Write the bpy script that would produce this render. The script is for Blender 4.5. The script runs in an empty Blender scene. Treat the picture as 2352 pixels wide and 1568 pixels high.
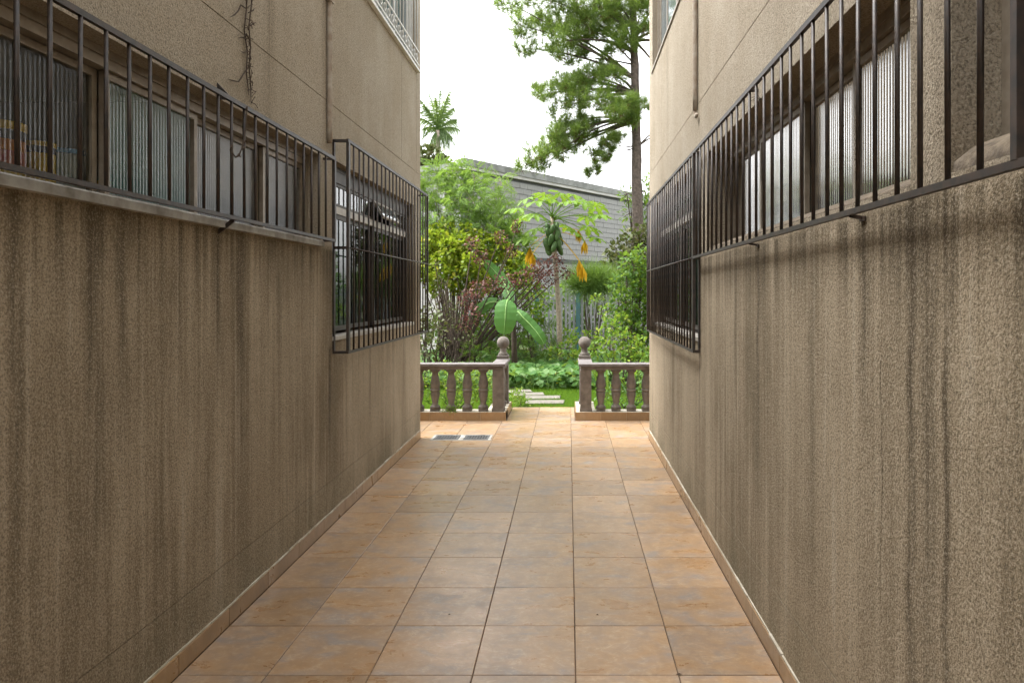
import bpy, math, random
import numpy as np
from mathutils import Vector, Matrix

# ------------------------------------------------------------------ camera, sky, sun, exposure
SC = bpy.context.scene
COL = SC.collection
R = math.radians
CAMH = 1.5
FPX = 1592.0            # focal length in pixels of a 2352 px wide picture
VPX, VPY = 1306.0, 674.0   # vanishing point of the passage

cam_d = bpy.data.cameras.new('camera')
cam = bpy.data.objects.new('camera', cam_d)
COL.objects.link(cam)
cam.location = (0, 0, CAMH)
cam.rotation_euler = (R(90), 0, 0)
cam_d.sensor_width = 36.0
cam_d.lens = 36.0 * FPX / 2352.0
cam_d.shift_x = -(VPX - 1176.0) / 2352.0
cam_d.shift_y = -(784.0 - VPY) / 2352.0
cam_d.clip_start = 0.02
cam_d.clip_end = 2000
SC.camera = cam

SUN_EL, SUN_AZ = R(62), R(-84)       # azimuth from +Y towards +X
world = bpy.data.worlds.new('World')
SC.world = world
world.use_nodes = True
wn = world.node_tree.nodes
wl = world.node_tree.links
wn.clear()
w_out = wn.new('ShaderNodeOutputWorld')
w_bg = wn.new('ShaderNodeBackground')
w_sky = wn.new('ShaderNodeTexSky')
w_sky.sky_type = 'NISHITA'
w_sky.sun_disc = False
w_sky.sun_elevation = SUN_EL
w_sky.sun_rotation = SUN_AZ
w_sky.air_density = 1.0
w_sky.dust_density = 3.0
w_hs = wn.new('ShaderNodeHueSaturation')      # cloud cover: grey light instead of blue
w_hs.inputs['Saturation'].default_value = 0.06
wl.new(w_sky.outputs[0], w_hs.inputs['Color'])
wl.new(w_hs.outputs[0], w_bg.inputs[0])
w_bg.inputs[1].default_value = 0.15
wl.new(w_bg.outputs[0], w_out.inputs[0])

sun_d = bpy.data.lights.new('sun', 'SUN')
sun_d.energy = 1.0
sun_d.angle = R(36)
sun_d.color = (1.0, 0.98, 0.94)
sun = bpy.data.objects.new('sun', sun_d)
COL.objects.link(sun)
sdir = Vector((math.sin(SUN_AZ) * math.cos(SUN_EL), math.cos(SUN_AZ) * math.cos(SUN_EL), math.sin(SUN_EL)))
sun.rotation_euler = sdir.to_track_quat('Z', 'Y').to_euler()
sun.location = sdir * 40

SC.view_settings.view_transform = 'Standard'
SC.view_settings.look = 'None'
SC.view_settings.exposure = 2.4
SC.view_settings.gamma = 1.0
SC.view_settings.use_curve_mapping = False
try:
    SC.cycles.max_bounces = 7
    SC.cycles.diffuse_bounces = 3
    SC.cycles.glossy_bounces = 3
    SC.cycles.adaptive_threshold = 0.02
    SC.cycles.transparent_max_bounces = 24
    SC.cycles.caustics_reflective = False
    SC.cycles.caustics_refractive = False
except Exception:
    pass

rnd = random.Random(7)
NR = np.random.default_rng(11)


def P(u, v, y):
    """place in the world seen at u, v of the 2352 px picture, at distance y"""
    return Vector(((u - VPX) / FPX * y, y, CAMH - (v - VPY) / FPX * y))


# ------------------------------------------------------------------ helpers
def tag(o, label=None, cat=None, group=None, kind=None):
    if label: o['label'] = label
    if cat: o['category'] = cat
    if group: o['group'] = group
    if kind: o['kind'] = kind
    return o


def empty(name, loc=(0, 0, 0), rz=0.0):
    o = bpy.data.objects.new(name, None)
    o.empty_display_size = 0.1
    o.location = loc
    o.rotation_euler = (0, 0, rz)
    COL.objects.link(o)
    return o


def link(name, me, parent=None, loc=None, rot=None):
    o = bpy.data.objects.new(name, me)
    COL.objects.link(o)
    if parent is not None:
        o.parent = parent
    if loc is not None:
        o.location = loc
    if rot is not None:
        o.rotation_euler = rot
    return o


class MB:
    def __init__(self):
        self.v = []
        self.f = []

    def add(self, vs, fs):
        n = len(self.v)
        self.v.extend([tuple(p) for p in vs])
        self.f.extend([tuple(i + n for i in f) for f in fs])
        return self

    def box(self, a, b):
        x0, y0, z0 = a
        x1, y1, z1 = b
        if x0 > x1: x0, x1 = x1, x0
        if y0 > y1: y0, y1 = y1, y0
        if z0 > z1: z0, z1 = z1, z0
        vs = [(x0, y0, z0), (x1, y0, z0), (x1, y1, z0), (x0, y1, z0), (x0, y0, z1), (x1, y0, z1), (x1, y1, z1), (x0, y1, z1)]
        return self.add(vs, [(0, 3, 2, 1), (4, 5, 6, 7), (0, 1, 5, 4), (1, 2, 6, 5), (2, 3, 7, 6), (3, 0, 4, 7)])

    def bbox(self, a, b, r=0.004):
        """box with chamfered top and side edges"""
        x0, y0, z0 = a
        x1, y1, z1 = b
        vs = []
        for z, i in ((z0, 0), (z1 - r, 0), (z1, r)):
            vs += [(x0 + i, y0 + i, z), (x1 - i, y0 + i, z), (x1 - i, y1 - i, z), (x0 + i, y1 - i, z)]
        fs = [(3, 2, 1, 0), (8, 9, 10, 11)]
        for k in (0, 4):
            for j in range(4):
                jj = (j + 1) % 4
                fs.append((k + j, k + jj, k + 4 + jj, k + 4 + j))
        return self.add(vs, fs)

    def quad(self, a, b, c, d):
        return self.add([a, b, c, d], [(0, 1, 2, 3)])

    def tube(self, pts, rad, n=6, cap=True):
        pts = [Vector(p) for p in pts]
        if not hasattr(rad, '__len__'):
            rad = [rad] * len(pts)
        vs = []
        ref = None
        for i, p in enumerate(pts):
            if i == 0: t = pts[1] - pts[0]
            elif i == len(pts) - 1: t = pts[-1] - pts[-2]
            else: t = pts[i + 1] - pts[i - 1]
            t.normalize()
            if ref is None:
                ref = Vector((1, 0, 0)) if abs(t.x) < 0.8 else Vector((0, 1, 0))
            s = t.cross(ref)
            if s.length < 1e-6: s = t.cross(Vector((0.3, 0.9, 0.2)))
            s.normalize()
            w = s.cross(t).normalized()
            ref = w
            for k in range(n):
                a = 2 * math.pi * k / n
                vs.append(p + (s * math.cos(a) + w * math.sin(a)) * rad[i])
        fs = []
        for i in range(len(pts) - 1):
            for k in range(n):
                k2 = (k + 1) % n
                fs.append((i * n + k, i * n + k2, (i + 1) * n + k2, (i + 1) * n + k))
        if cap:
            fs.append(tuple(range(n))[::-1])
            fs.append(tuple(range((len(pts) - 1) * n, len(pts) * n)))
        return self.add(vs, fs)

    def lathe(self, prof, n=16, c=(0, 0, 0)):
        vs = []
        for r, z in prof:
            for k in range(n):
                a = 2 * math.pi * k / n
                vs.append((c[0] + r * math.cos(a), c[1] + r * math.sin(a), c[2] + z))
        fs = []
        for i in range(len(prof) - 1):
            for k in range(n):
                k2 = (k + 1) % n
                fs.append((i * n + k, i * n + k2, (i + 1) * n + k2, (i + 1) * n + k))
        fs.append(tuple(range(n))[::-1])
        fs.append(tuple(range((len(prof) - 1) * n, len(prof) * n)))
        return self.add(vs, fs)

    def mesh(self, name, mat, smooth=False):
        me = bpy.data.meshes.new(name)
        me.from_pydata(self.v, [], self.f)
        if mat is not None:
            me.materials.append(mat)
        if smooth:
            me.polygons.foreach_set('use_smooth', [True] * len(me.polygons))
        me.update()
        return me

    def build(self, name, mat, parent=None, smooth=False, loc=None, rot=None):
        return link(name, self.mesh(name, mat, smooth), parent, loc, rot)


def np_mesh(name, verts, faces, mat, smooth=False):
    """verts (N,3), faces (M,k) arrays"""
    me = bpy.data.meshes.new(name)
    verts = np.ascontiguousarray(verts, dtype=np.float32)
    faces = np.ascontiguousarray(faces, dtype=np.int32)
    m, k = faces.shape
    me.vertices.add(len(verts))
    me.vertices.foreach_set('co', verts.ravel())
    me.loops.add(m * k)
    me.loops.foreach_set('vertex_index', faces.ravel())
    me.polygons.add(m)
    me.polygons.foreach_set('loop_start', np.arange(0, m * k, k, dtype=np.int32))
    try:
        me.polygons.foreach_set('loop_total', np.full(m, k, dtype=np.int32))
    except Exception:
        pass
    if smooth:
        me.polygons.foreach_set('use_smooth', np.ones(m, dtype=bool))
    me.materials.append(mat)
    me.update(calc_edges=True)
    me.validate()
    return me


def unit(a):
    return a / (np.linalg.norm(a, axis=-1, keepdims=True) + 1e-9)


def scatter(tv, tf, pos, d, up, size, width=None):
    """copies of a template (x along d, z along up) -> verts, faces"""
    pos = np.asarray(pos, float)
    n = len(pos)
    d = unit(np.asarray(d, float))
    s = unit(np.cross(np.asarray(up, float), d))
    u = np.cross(d, s)
    size = np.broadcast_to(np.asarray(size, float), (n,))
    w = size if width is None else np.broadcast_to(np.asarray(width, float), (n,))
    tv = np.asarray(tv, float)
    V = (pos[:, None, :] + tv[None, :, 0:1] * (d * size[:, None])[:, None, :]
         + tv[None, :, 1:2] * (s * w[:, None])[:, None, :]
         + tv[None, :, 2:3] * (u * size[:, None])[:, None, :])
    k = len(tv)
    F = np.asarray(tf)[None, :, :] + (np.arange(n) * k)[:, None, None]
    return V.reshape(-1, 3), F.reshape(-1, np.asarray(tf).shape[1])


LEAF = ([(0, 0, 0), (.25, .32, .05), (.25, -.32, .05), (.6, .38, .02), (.6, -.38, .02), (1, 0, -.16), (.3, 0, 0), (.65, 0, -.03)],
        [(0, 6, 1), (0, 2, 6), (1, 6, 7), (1, 7, 3), (2, 7, 6), (2, 4, 7), (3, 7, 5), (4, 5, 7)])
SLIM = ([(0, 0, 0), (.4, .16, .03), (.4, -.16, .03), (1, 0, -.12), (.45, 0, 0)],
        [(0, 4, 1), (0, 2, 4), (1, 4, 3), (2, 3, 4)])


def frond_template(pairs=9, ll=.3, lw=.09, droop=.25):
    """a feather-like leaf: leaflets in pairs along a midrib of length 1"""
    V, F = [], []
    for i in range(pairs):
        t = (i + 1.0) / pairs
        z = -droop * t * t
        l = ll * math.sin(math.pi * (0.15 + 0.8 * t) ** .9) + .05
        for s in (-1, 1):
            n = len(V)
            dx, dy = .45 * l, s * l
            V += [(t, 0, z), (t + dx * .5 - lw * .5, dy * .5, z + .02), (t + dx, dy, z - .05), (t + dx * .5 + lw * .5, dy * .5, z + .0)]
            F += [(n, n + 1, n + 2), (n, n + 2, n + 3)]
    return V, F


def rand_dirs(n, up=0.3, spread=1.0):
    d = NR.normal(size=(n, 3)) * spread
    d[:, 2] += up
    return unit(d)


def leaf_mesh(name, pos, d, size, mat, tpl=LEAF, width=None, upj=.5):
    up = np.tile(np.array([0, 0, 1.0]), (len(pos), 1)) + NR.normal(size=(len(pos), 3)) * upj
    v, f = scatter(tpl[0], tpl[1], pos, d, up, size, width)
    return np_mesh(name, v, f, mat)


def bez(a, b, c, n=8):
    a, b, c = Vector(a), Vector(b), Vector(c)
    return [a * (1 - t) ** 2 + b * 2 * t * (1 - t) + c * t * t for t in [i / n for i in range(n + 1)]]


# ------------------------------------------------------------------ materials
class NT:
    """small wrapper for building node trees"""
    def __init__(self, name):
        self.m = bpy.data.materials.new(name)
        self.m.use_nodes = True
        self.n = self.m.node_tree.nodes
        self.l = self.m.node_tree.links
        self.n.clear()
        self.out = self.n.new('ShaderNodeOutputMaterial')

    def node(self, t, **kw):
        nd = self.n.new(t)
        for k, v in kw.items():
            if k in nd.inputs.keys() if hasattr(nd.inputs, 'keys') else False:
                nd.inputs[k].default_value = v
            else:
                setattr(nd, k, v)
        return nd

    def ln(self, a, b):
        self.l.new(a, b)

    def coord(self, kind='Object'):
        return self.n.new('ShaderNodeTexCoord').outputs[kind]

    def map(self, src, scale=(1, 1, 1), loc=(0, 0, 0)):
        m = self.n.new('ShaderNodeMapping')
        m.inputs['Scale'].default_value = scale
        m.inputs['Location'].default_value = loc
        self.ln(src, m.inputs['Vector'])
        return m.outputs[0]

    def noise(self, vec, scale=5, detail=3, rough=.55, dist=0):
        t = self.n.new('ShaderNodeTexNoise')
        t.inputs['Scale'].default_value = scale
        t.inputs['Detail'].default_value = detail
        t.inputs['Roughness'].default_value = rough
        t.inputs['Distortion'].default_value = dist
        self.ln(vec, t.inputs['Vector'])
        return t.outputs['Fac']

    def ramp(self, fac, stops):
        r = self.n.new('ShaderNodeValToRGB')
        el = r.color_ramp.elements
        while len(el) < len(stops):
            el.new(0.5)
        for e, (p, c) in zip(el, stops):
            e.position = p
            e.color = (c[0], c[1], c[2], 1) if hasattr(c, '__len__') else (c, c, c, 1)
        self.ln(fac, r.inputs[0])
        return r.outputs[0]

    def math(self, op, a, b=None, clamp=False):
        m = self.n.new('ShaderNodeMath')
        m.operation = op
        m.use_clamp = clamp
        for i, x in enumerate((a, b)):
            if x is None: continue
            if isinstance(x, (int, float)): m.inputs[i].default_value = x
            else: self.ln(x, m.inputs[i])
        return m.outputs[0]

    def mix(self, fac, a, b, blend='MIX'):
        m = self.n.new('ShaderNodeMix')
        m.data_type = 'RGBA'
        m.blend_type = blend
        for i, x in ((0, fac), (6, a), (7, b)):
            if isinstance(x, (int, float)): m.inputs[i].default_value = x
            elif isinstance(x, (tuple, list)): m.inputs[i].default_value = (x[0], x[1], x[2], 1)
            else: self.ln(x, m.inputs[i])
        return m.outputs[2]

    def maprange(self, v, a, b, c=0.0, d=1.0, smooth=True):
        m = self.n.new('ShaderNodeMapRange')
        if smooth: m.interpolation_type = 'SMOOTHSTEP'
        m.inputs[1].default_value, m.inputs[2].default_value = a, b
        m.inputs[3].default_value, m.inputs[4].default_value = c, d
        self.ln(v, m.inputs[0])
        return m.outputs[0]

    def bump(self, h, strength=.5, dist=.01, normal=None):
        b = self.n.new('ShaderNodeBump')
        b.inputs['Strength'].default_value = strength
        b.inputs['Distance'].default_value = dist
        self.ln(h, b.inputs['Height'])
        if normal is not None: self.ln(normal, b.inputs['Normal'])
        return b.outputs[0]

    def principled(self, color, rough=.6, metallic=0.0, normal=None, spec=.5):
        b = self.n.new('ShaderNodeBsdfPrincipled')
        if isinstance(color, (tuple, list)): b.inputs['Base Color'].default_value = (color[0], color[1], color[2], 1)
        else: self.ln(color, b.inputs['Base Color'])
        if isinstance(rough, (int, float)): b.inputs['Roughness'].default_value = rough
        else: self.ln(rough, b.inputs['Roughness'])
        b.inputs['Metallic'].default_value = metallic
        b.inputs['Specular IOR Level'].default_value = spec
        if normal is not None: self.ln(normal, b.inputs['Normal'])
        return b.outputs[0]

    def done(self, shader):
        self.ln(shader, self.out.inputs['Surface'])
        return self.m


def m_simple(name, c1, c2=None, scale=30, rough=.6, metallic=0.0, bump=.15, spec=.4, dist=.004):
    t = NT(name)
    co = t.coord()
    n = t.noise(co, scale, 4)
    c2 = c2 or tuple(x * .7 for x in c1)
    col = t.mix(t.ramp(n, [(.35, 0), (.65, 1)]), c1, c2)
    return t.done(t.principled(col, rough, metallic, t.bump(n, bump, dist), spec))


def m_leaf(name, cols, trans=.35, rough=.45, spec=.35, spotted=False):
    """leaf colours vary from leaf to leaf"""
    t = NT(name)
    g = t.n.new('ShaderNodeNewGeometry')
    stops = [(i / max(1, len(cols) - 1), c) for i, c in enumerate(cols)]
    col = t.ramp(g.outputs['Random Per Island'], stops)
    n = t.noise(t.coord(), 9, 2)
    col = t.mix(t.math('MULTIPLY', n, .35), col, tuple(x * .55 for x in cols[0]))
    p = t.principled(col, rough, 0, None, spec)
    tr = t.n.new('ShaderNodeBsdfTranslucent')
    tc = t.mix(.5, col, (.30, .42, .04), 'MIX') if trans > .3 else col
    t.ln(tc, tr.inputs[0])
    mx = t.n.new('ShaderNodeMixShader')
    mx.inputs[0].default_value = trans
    t.ln(p, mx.inputs[1])
    t.ln(tr.outputs[0], mx.inputs[2])
    return t.done(mx.outputs[0])


def m_stucco(name, seed, light, dark, stain, sill, drips):
    """rough thrown plaster, rain streaks and soot running down from the sills; drips: (y, half width, strength, top, length)"""
    t = NT(name)
    co = t.coord()
    sep = t.n.new('ShaderNodeSeparateXYZ')
    t.ln(co, sep.inputs[0])
    y, z = sep.outputs[1], sep.outputs[2]
    grain = t.noise(t.map(co, (1, 1, .85), (seed, 0, 0)), 150, 3, .78)
    streak_f = t.noise(t.map(co, (0, 34, .9), (seed, 5, 0)), 1.0, 3, .65, .2)
    streak_m = t.noise(t.map(co, (0, 8.0, .35), (seed, 9, 0)), 1.0, 4, .66, .15)
    streak_b = t.noise(t.map(co, (0, 2.3, .25), (seed, 2, 3)), 1.0, 2, .55)
    cloud = t.noise(t.map(co, (1, 1.2, .8), (seed, 1, 1)), 1.6, 4, .62)
    below = t.maprange(z, sill - .02, sill + .04, 1.0, .22)
    mix_ = t.math('ADD', t.math('MULTIPLY', streak_f, .30), t.math('ADD', t.math('MULTIPLY', streak_m, .42), t.math('MULTIPLY', streak_b, .28)))
    mix_ = t.math('ADD', mix_, t.math('MULTIPLY', t.math('SUBTRACT', cloud, .5), .35))
    s_ = t.ramp(mix_, [(.41, 0), (.60, 1)])
    area = t.noise(t.map(co, (0, 1.1, .5), (seed, 6, 2)), 1.0, 2, .5)
    s_ = t.math('MULTIPLY', s_, t.ramp(area, [(.36, .35), (.58, 1)]))
    clean = t.mix(t.ramp(cloud, [(.35, 0), (.68, 1)]), light, dark)
    worn = t.mix(.8, clean, (dark[0] * 1.06, dark[1] * 1.0, dark[2] * .88))
    col = t.mix(below, clean, worn)
    col = t.mix(t.math('MULTIPLY', t.math('MULTIPLY', s_, below), .82, True), col, stain)
    pale = t.math('MULTIPLY', t.ramp(t.math('ADD', t.math('MULTIPLY', streak_f, .55), t.math('MULTIPLY', streak_m, .45)), [(.34, .6), (.44, 0)]), below)
    col = t.mix(pale, col, (light[0] * 1.02, light[1] * 1.02, light[2] * 1.0))
    # soot under the sills
    band = t.math('MULTIPLY', t.maprange(z, sill - .38, sill - .02, 0, 1), t.maprange(z, sill - .02, sill + .0, 1, 0))
    col = t.mix(t.math('MULTIPLY', t.math('MULTIPLY', band, t.ramp(streak_f, [(.36, .3), (.60, 1)])), t.ramp(streak_m, [(.42, .0), (.58, .9)])), col, tuple(x * .55 for x in stain))
    # single drips
    tot = None
    wob = t.math('MULTIPLY', t.math('SUBTRACT', t.noise(t.map(co, (0, 0, 2.2), (seed, 0, 7)), 1.0, 3), .5), .10)
    yw = t.math('ADD', y, wob)
    for (dy, w, st, top, ln_) in drips:
        f = t.maprange(t.math('ABSOLUTE', t.math('SUBTRACT', yw, dy)), 0, w, st, 0)
        f = t.math('MULTIPLY', f, t.maprange(z, top - ln_, top - ln_ * .25, 0, 1))
        f = t.math('MULTIPLY', f, t.maprange(z, top - .01, top + .02, 1, 0))
        tot = f if tot is None else t.math('MAXIMUM', tot, f)
    if tot is not None:
        tot = t.math('MULTIPLY', tot, t.ramp(streak_f, [(.36, .35), (.58, 1)]))
        col = t.mix(tot, col, tuple(x * .6 for x in stain))
    # splash dirt and a trace of moss near the floor
    foot = t.math('MULTIPLY', t.maprange(z, .05, .45, 1, 0), t.ramp(cloud, [(.38, .1), (.62, .7)]))
    col = t.mix(foot, col, (.17, .15, .095))
    # dark pits and pale grains
    col = t.mix(t.ramp(grain, [(.36, .72), (.50, 0)]), col, tuple(x * .30 for x in dark))
    col = t.mix(t.ramp(grain, [(.51, 0), (.69, .55)]), col, tuple(min(1, x * 1.25) for x in light))
    h = t.math('ADD', grain, t.math('MULTIPLY', streak_f, .3))
    return t.done(t.principled(col, .94, 0, t.bump(h, .75, .009), .12))


def m_tile(name, ochre=False):
    t = NT(name)
    oi = t.n.new('ShaderNodeObjectInfo')
    co = t.coord()
    off = t.n.new('ShaderNodeVectorMath')
    off.operation = 'MULTIPLY_ADD'
    t.ln(oi.outputs['Random'], off.inputs[0])
    off.inputs[1].default_value = (37.0, 91.0, 17.0)
    t.ln(co, off.inputs[2])
    v = off.outputs[0]
    n1 = t.noise(t.map(v, (1.0, 1.7, 1)), 4.2, 5, .62, .5)
    n2 = t.noise(t.map(v, (1.6, 1, 1), (4, 1, 0)), 8, 6, .68, .4)
    n3 = t.noise(v, 90, 3, .6)
    n4 = t.noise(t.map(v, (1.3, 1.9, 1), (9, 2, 0)), 17, 6, .72, .5)
    base = t.ramp(n1, [(.36, (.36, .208, .098)), (.48, (.36, .232, .132)), (.56, (.325, .225, .15)), (.66, (.255, .21, .178))])
    base = t.mix(t.ramp(n2, [(.36, .55), (.54, 0)]), base, (.275, .175, .10))
    base = t.mix(t.ramp(n4, [(.52, 0), (.72, .6)]), base, (.50, .39, .265))
    base = t.mix(t.ramp(n4, [(.30, .45), (.46, 0)]), base, (.235, .165, .11))
    n5 = t.noise(t.map(v, (1, 1.5, 1), (3, 7, 0)), 7, 4, .6, .9)
    vein = t.ramp(t.math('ABSOLUTE', t.math('SUBTRACT', n5, .5)), [(0, .55), (.022, 0)])
    base = t.mix(t.math('MULTIPLY', vein, t.ramp(n2, [(.45, 0), (.62, 1)])), base, (.52, .40, .26))
    if ochre:
        base = t.mix(.6, base, (.30, .185, .075))
    tone = t.maprange(oi.outputs['Random'], 0, 1, .76, 1.04, False)
    cc = t.n.new('ShaderNodeVectorMath')
    cc.operation = 'SCALE'
    t.ln(base, cc.inputs[0])
    t.ln(tone, cc.inputs['Scale'])
    h = t.math('ADD', t.math('MULTIPLY', n4, 1.0), t.math('MULTIPLY', n3, .2))
    rough = t.maprange(n1, .3, .7, .26, .42)
    return t.done(t.principled(cc.outputs[0], rough, 0, t.bump(h, .18, .004), .5))


def m_glass(name, tint, haze=.25, rough=.06, ior=1.5, haze_col=(.55, .6, .58)):
    t = NT(name)
    tr = t.n.new('ShaderNodeBsdfTransparent')
    tr.inputs[0].default_value = (*tint, 1)
    df = t.n.new('ShaderNodeBsdfTranslucent')
    df.inputs[0].default_value = (*haze_col, 1)
    mx = t.n.new('ShaderNodeMixShader')
    mx.inputs[0].default_value = haze
    d2 = t.n.new('ShaderNodeBsdfDiffuse')
    d2.inputs[0].default_value = (*haze_col, 1)
    dm = t.n.new('ShaderNodeMixShader')
    dm.inputs[0].default_value = .5
    t.ln(df.outputs[0], dm.inputs[1])
    t.ln(d2.outputs[0], dm.inputs[2])
    t.ln(tr.outputs[0], mx.inputs[1])
    t.ln(dm.outputs[0], mx.inputs[2])
    gl = t.n.new('ShaderNodeBsdfGlossy')
    gl.inputs['Roughness'].default_value = rough
    fr = t.n.new('ShaderNodeFresnel')
    fr.inputs[0].default_value = ior
    m2 = t.n.new('ShaderNodeMixShader')
    t.ln(t.math('ADD', fr.outputs[0], .03, True), m2.inputs[0])
    t.ln(mx.outputs[0], m2.inputs[1])
    t.ln(gl.outputs[0], m2.inputs[2])
    return t.done(m2.outputs[0])


M = {}
M['wall_l'] = m_stucco('plaster_left', 3.0, (.43, .383, .312), (.365, .312, .238), (.140, .106, .062), 1.79,
                       [(1.94, .05, .7, 1.79, 1.5), (2.26, .08, .8, 1.79, 1.6), (2.40, .05, .7, 1.79, 1.2), (2.75, .04, .6, 1.79, .9), (3.05, .05, .9, 1.78, .9), (3.26, .09, .75, 1.79, 1.7),
                        (3.7, .06, .6, 1.79, 1.3), (4.48, .06, .9, 1.15, 1.0), (5.4, .05, .55, 1.15, .9), (6.5, .06, .5, 1.15, .9), (3.58, .10, .45, 3.6, 2.0), (4.36, .05, .6, 5.6, 3.6)])
M['wall_r'] = m_stucco('plaster_right', 41.0, (.41, .36, .288), (.345, .292, .220), (.125, .094, .054), 1.73,
                       [(1.864, .006, 1.0, 1.32, .9), (1.70, .035, 1.0, 1.75, 2.2), (1.545, .025, 1.0, 1.75, 2.2), (1.62, .07, .7, 1.75, 2.0), (1.98, .05, .8, 1.72, .8), (2.4, .06, .6, 1.73, 1.4), (3.08, .035, .95, 1.72, 1.6), (3.5, .07, .6, 1.73, 1.4),
                        (4.46, .04, .7, 1.13, .9), (5.6, .06, .5, 1.13, .9), (1.62, .06, .8, 2.9, .9), (4.55, .05, .6, 5.6, 3.4), (5.9, .12, .35, 3.7, 1.2)])
M['reveal'] = m_simple('reveal_plaster', (.34, .27, .19), (.24, .185, .125), 9, .9, bump=.3)
M['ledge'] = m_simple('dirty_cement', (.19, .15, .105), (.08, .062, .045), 26, .95, bump=.9, dist=.012)
M['inside'] = m_simple('inside_paint', (.30, .29, .26), (.25, .24, .21), 3, .9)
M['roof'] = m_simple('roof_slab', (.3, .29, .27), None, 4, .9)
M['tile'] = m_tile('floor_tile')
M['tile_edge'] = m_tile('skirting_tile', True)
M['grout'] = m_simple('grout', (.14, .09, .055), (.05, .035, .025), 3, .95)
M['skirt_cap'] = m_simple('skirting_mortar', (.50, .46, .38), (.33, .29, .22), 14, .95, bump=.4)
M['iron'] = m_simple('painted_iron', (.016, .013, .011), (.045, .028, .019), 34, .5, .0, .3, .5, .001)
M['alu'] = m_simple('brown_aluminium', (.33, .285, .225), (.24, .20, .155), 20, .45, .3, .05)
M['alu_dark'] = m_simple('dark_window_frame', (.07, .058, .046), (.045, .036, .03), 20, .5, .2, .05)
M['alu_pale'] = m_simple('pale_window_frame', (.46, .43, .38), (.36, .33, .29), 20, .5, .2, .05)
M['sill'] = m_simple('cement_sill', (.40, .385, .345), (.20, .185, .155), 11, .9, bump=.4)
M['white'] = m_simple('white_metal', (.72, .72, .70), (.6, .6, .58), 12, .5, 0, .05)
M['glass_rib'] = m_glass('ribbed_glass', (.66, .72, .70), .12, .025, 1.9, (.5, .56, .54))
M['glass_teal'] = m_glass('teal_ribbed_glass', (.36, .60, .56), .34, .025, 1.8, (.20, .48, .43))
M['glass_skytone'] = m_glass('sky_toned_ribbed_glass', (.60, .66, .68), .22, .025, 2.0, (.60, .66, .70))  # whitish blue haze: the sky's reflection on these panes put into the colour
M['glass_near'] = m_glass('clear_ribbed_glass', (.85, .88, .86), .04, .025, 1.36, (.5, .55, .53))
M['glass_green'] = m_glass('green_ribbed_glass', (.42, .55, .42), .45, .09, 1.5, (.55, .66, .50))
M['glass_dgreen'] = m_glass('dark_green_glass', (.12, .24, .18), .18, .03, 1.5, (.08, .2, .14))
M['glass'] = m_glass('clear_glass', (.42, .48, .45), .03, .01, 1.25)
M['glass_blue'] = m_glass('blue_glass', (.55, .68, .72), .4, .05, 1.5, (.6, .75, .8))
M['pipe'] = m_simple('painted_pipe', (.37, .33, .27), (.25, .19, .14), 18, .85, bump=.4)
M['vine'] = m_simple('dry_twig', (.085, .06, .042), (.05, .035, .025), 30, .9)
M['stone'] = m_simple('balustrade_stone', (.195, .172, .150), (.115, .10, .087), 11, .85, bump=.45, spec=.25)
M['stone_top'] = m_simple('balustrade_rail', (.185, .165, .16), (.12, .105, .10), 9, .6, bump=.3, spec=.4)
M['block'] = m_simple('concrete_block', (.36, .36, .355), (.255, .258, .255), 2.5, .95, bump=.4)
M['mortar'] = m_simple('mortar', (.11, .113, .115), (.085, .09, .09), 8, .95)
M['coping'] = m_simple('coping', (.32, .325, .32), (.20, .205, .195), 3, .95)
M['whitewall'] = m_simple('white_wall', (.62, .61, .6), (.5, .49, .48), 2, .9)
M['fence'] = m_simple('fence_paint', (.27, .28, .28), (.18, .19, .19), 6, .8)
M['pit_shade'] = m_simple('drain_pit_shade', (.012, .012, .012), None, 5, .9)
M['teal'] = m_simple('teal_paint', (.035, .12, .13), (.05, .10, .10), 8, .6)
M['grate'] = m_simple('cast_grate', (.12, .12, .115), (.07, .07, .068), 20, .85, 0, .2, .2)
M['paver'] = m_simple('stepping_stone', (.18, .165, .135), (.12, .11, .09), 12, .95, bump=.35)
M['bark_pine'] = m_simple('pine_bark', (.135, .105, .085), (.06, .048, .04), 14, .95, bump=1.0, dist=.03)
M['bark'] = m_simple('bark', (.085, .06, .045), (.05, .036, .028), 22, .95, bump=.6)
M['bark_pale'] = m_simple('pale_bark', (.34, .29, .22), (.22, .18, .14), 20, .9, bump=.4)
M['lawn'] = m_leaf('lawn', [(.085, .20, .015), (.12, .26, .02), (.16, .29, .03)], .35, .6, .2)
M['pine'] = m_leaf('pine_needles', [(.08, .155, .04), (.13, .22, .04), (.20, .29, .05), (.18, .22, .07)], .42, .5, .3)
M['pine_dry'] = m_leaf('dry_needles', [(.10, .065, .03), (.15, .09, .035)], .2, .7, .1)
M['feather'] = m_leaf('feathery_leaf', [(.13, .24, .05), (.18, .31, .07), (.23, .36, .10)], .45, .55, .2)
M['yellowgreen'] = m_leaf('yellow_green_leaf', [(.18, .27, .015), (.28, .32, .015), (.12, .22, .02), (.40, .36, .02)], .45)
M['purple'] = m_leaf('purple_leaf', [(.13, .04, .038), (.18, .055, .05), (.15, .08, .05), (.24, .11, .08)], .3)
M['dark'] = m_leaf('dark_leaf', [(.04, .11, .02), (.07, .155, .022), (.11, .20, .028)], .4, .5, .25)
M['mid'] = m_leaf('mid_leaf', [(.075, .175, .022), (.11, .23, .028), (.17, .27, .03), (.27, .31, .035)], .4, .5, .25)
M['olive'] = m_leaf('olive_leaf', [(.07, .095, .025), (.10, .12, .03), (.13, .12, .04)], .3)
M['papaya'] = m_leaf('papaya_leaf', [(.10, .21, .025), (.14, .26, .025), (.19, .29, .025)], .4, .5, .3)
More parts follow.
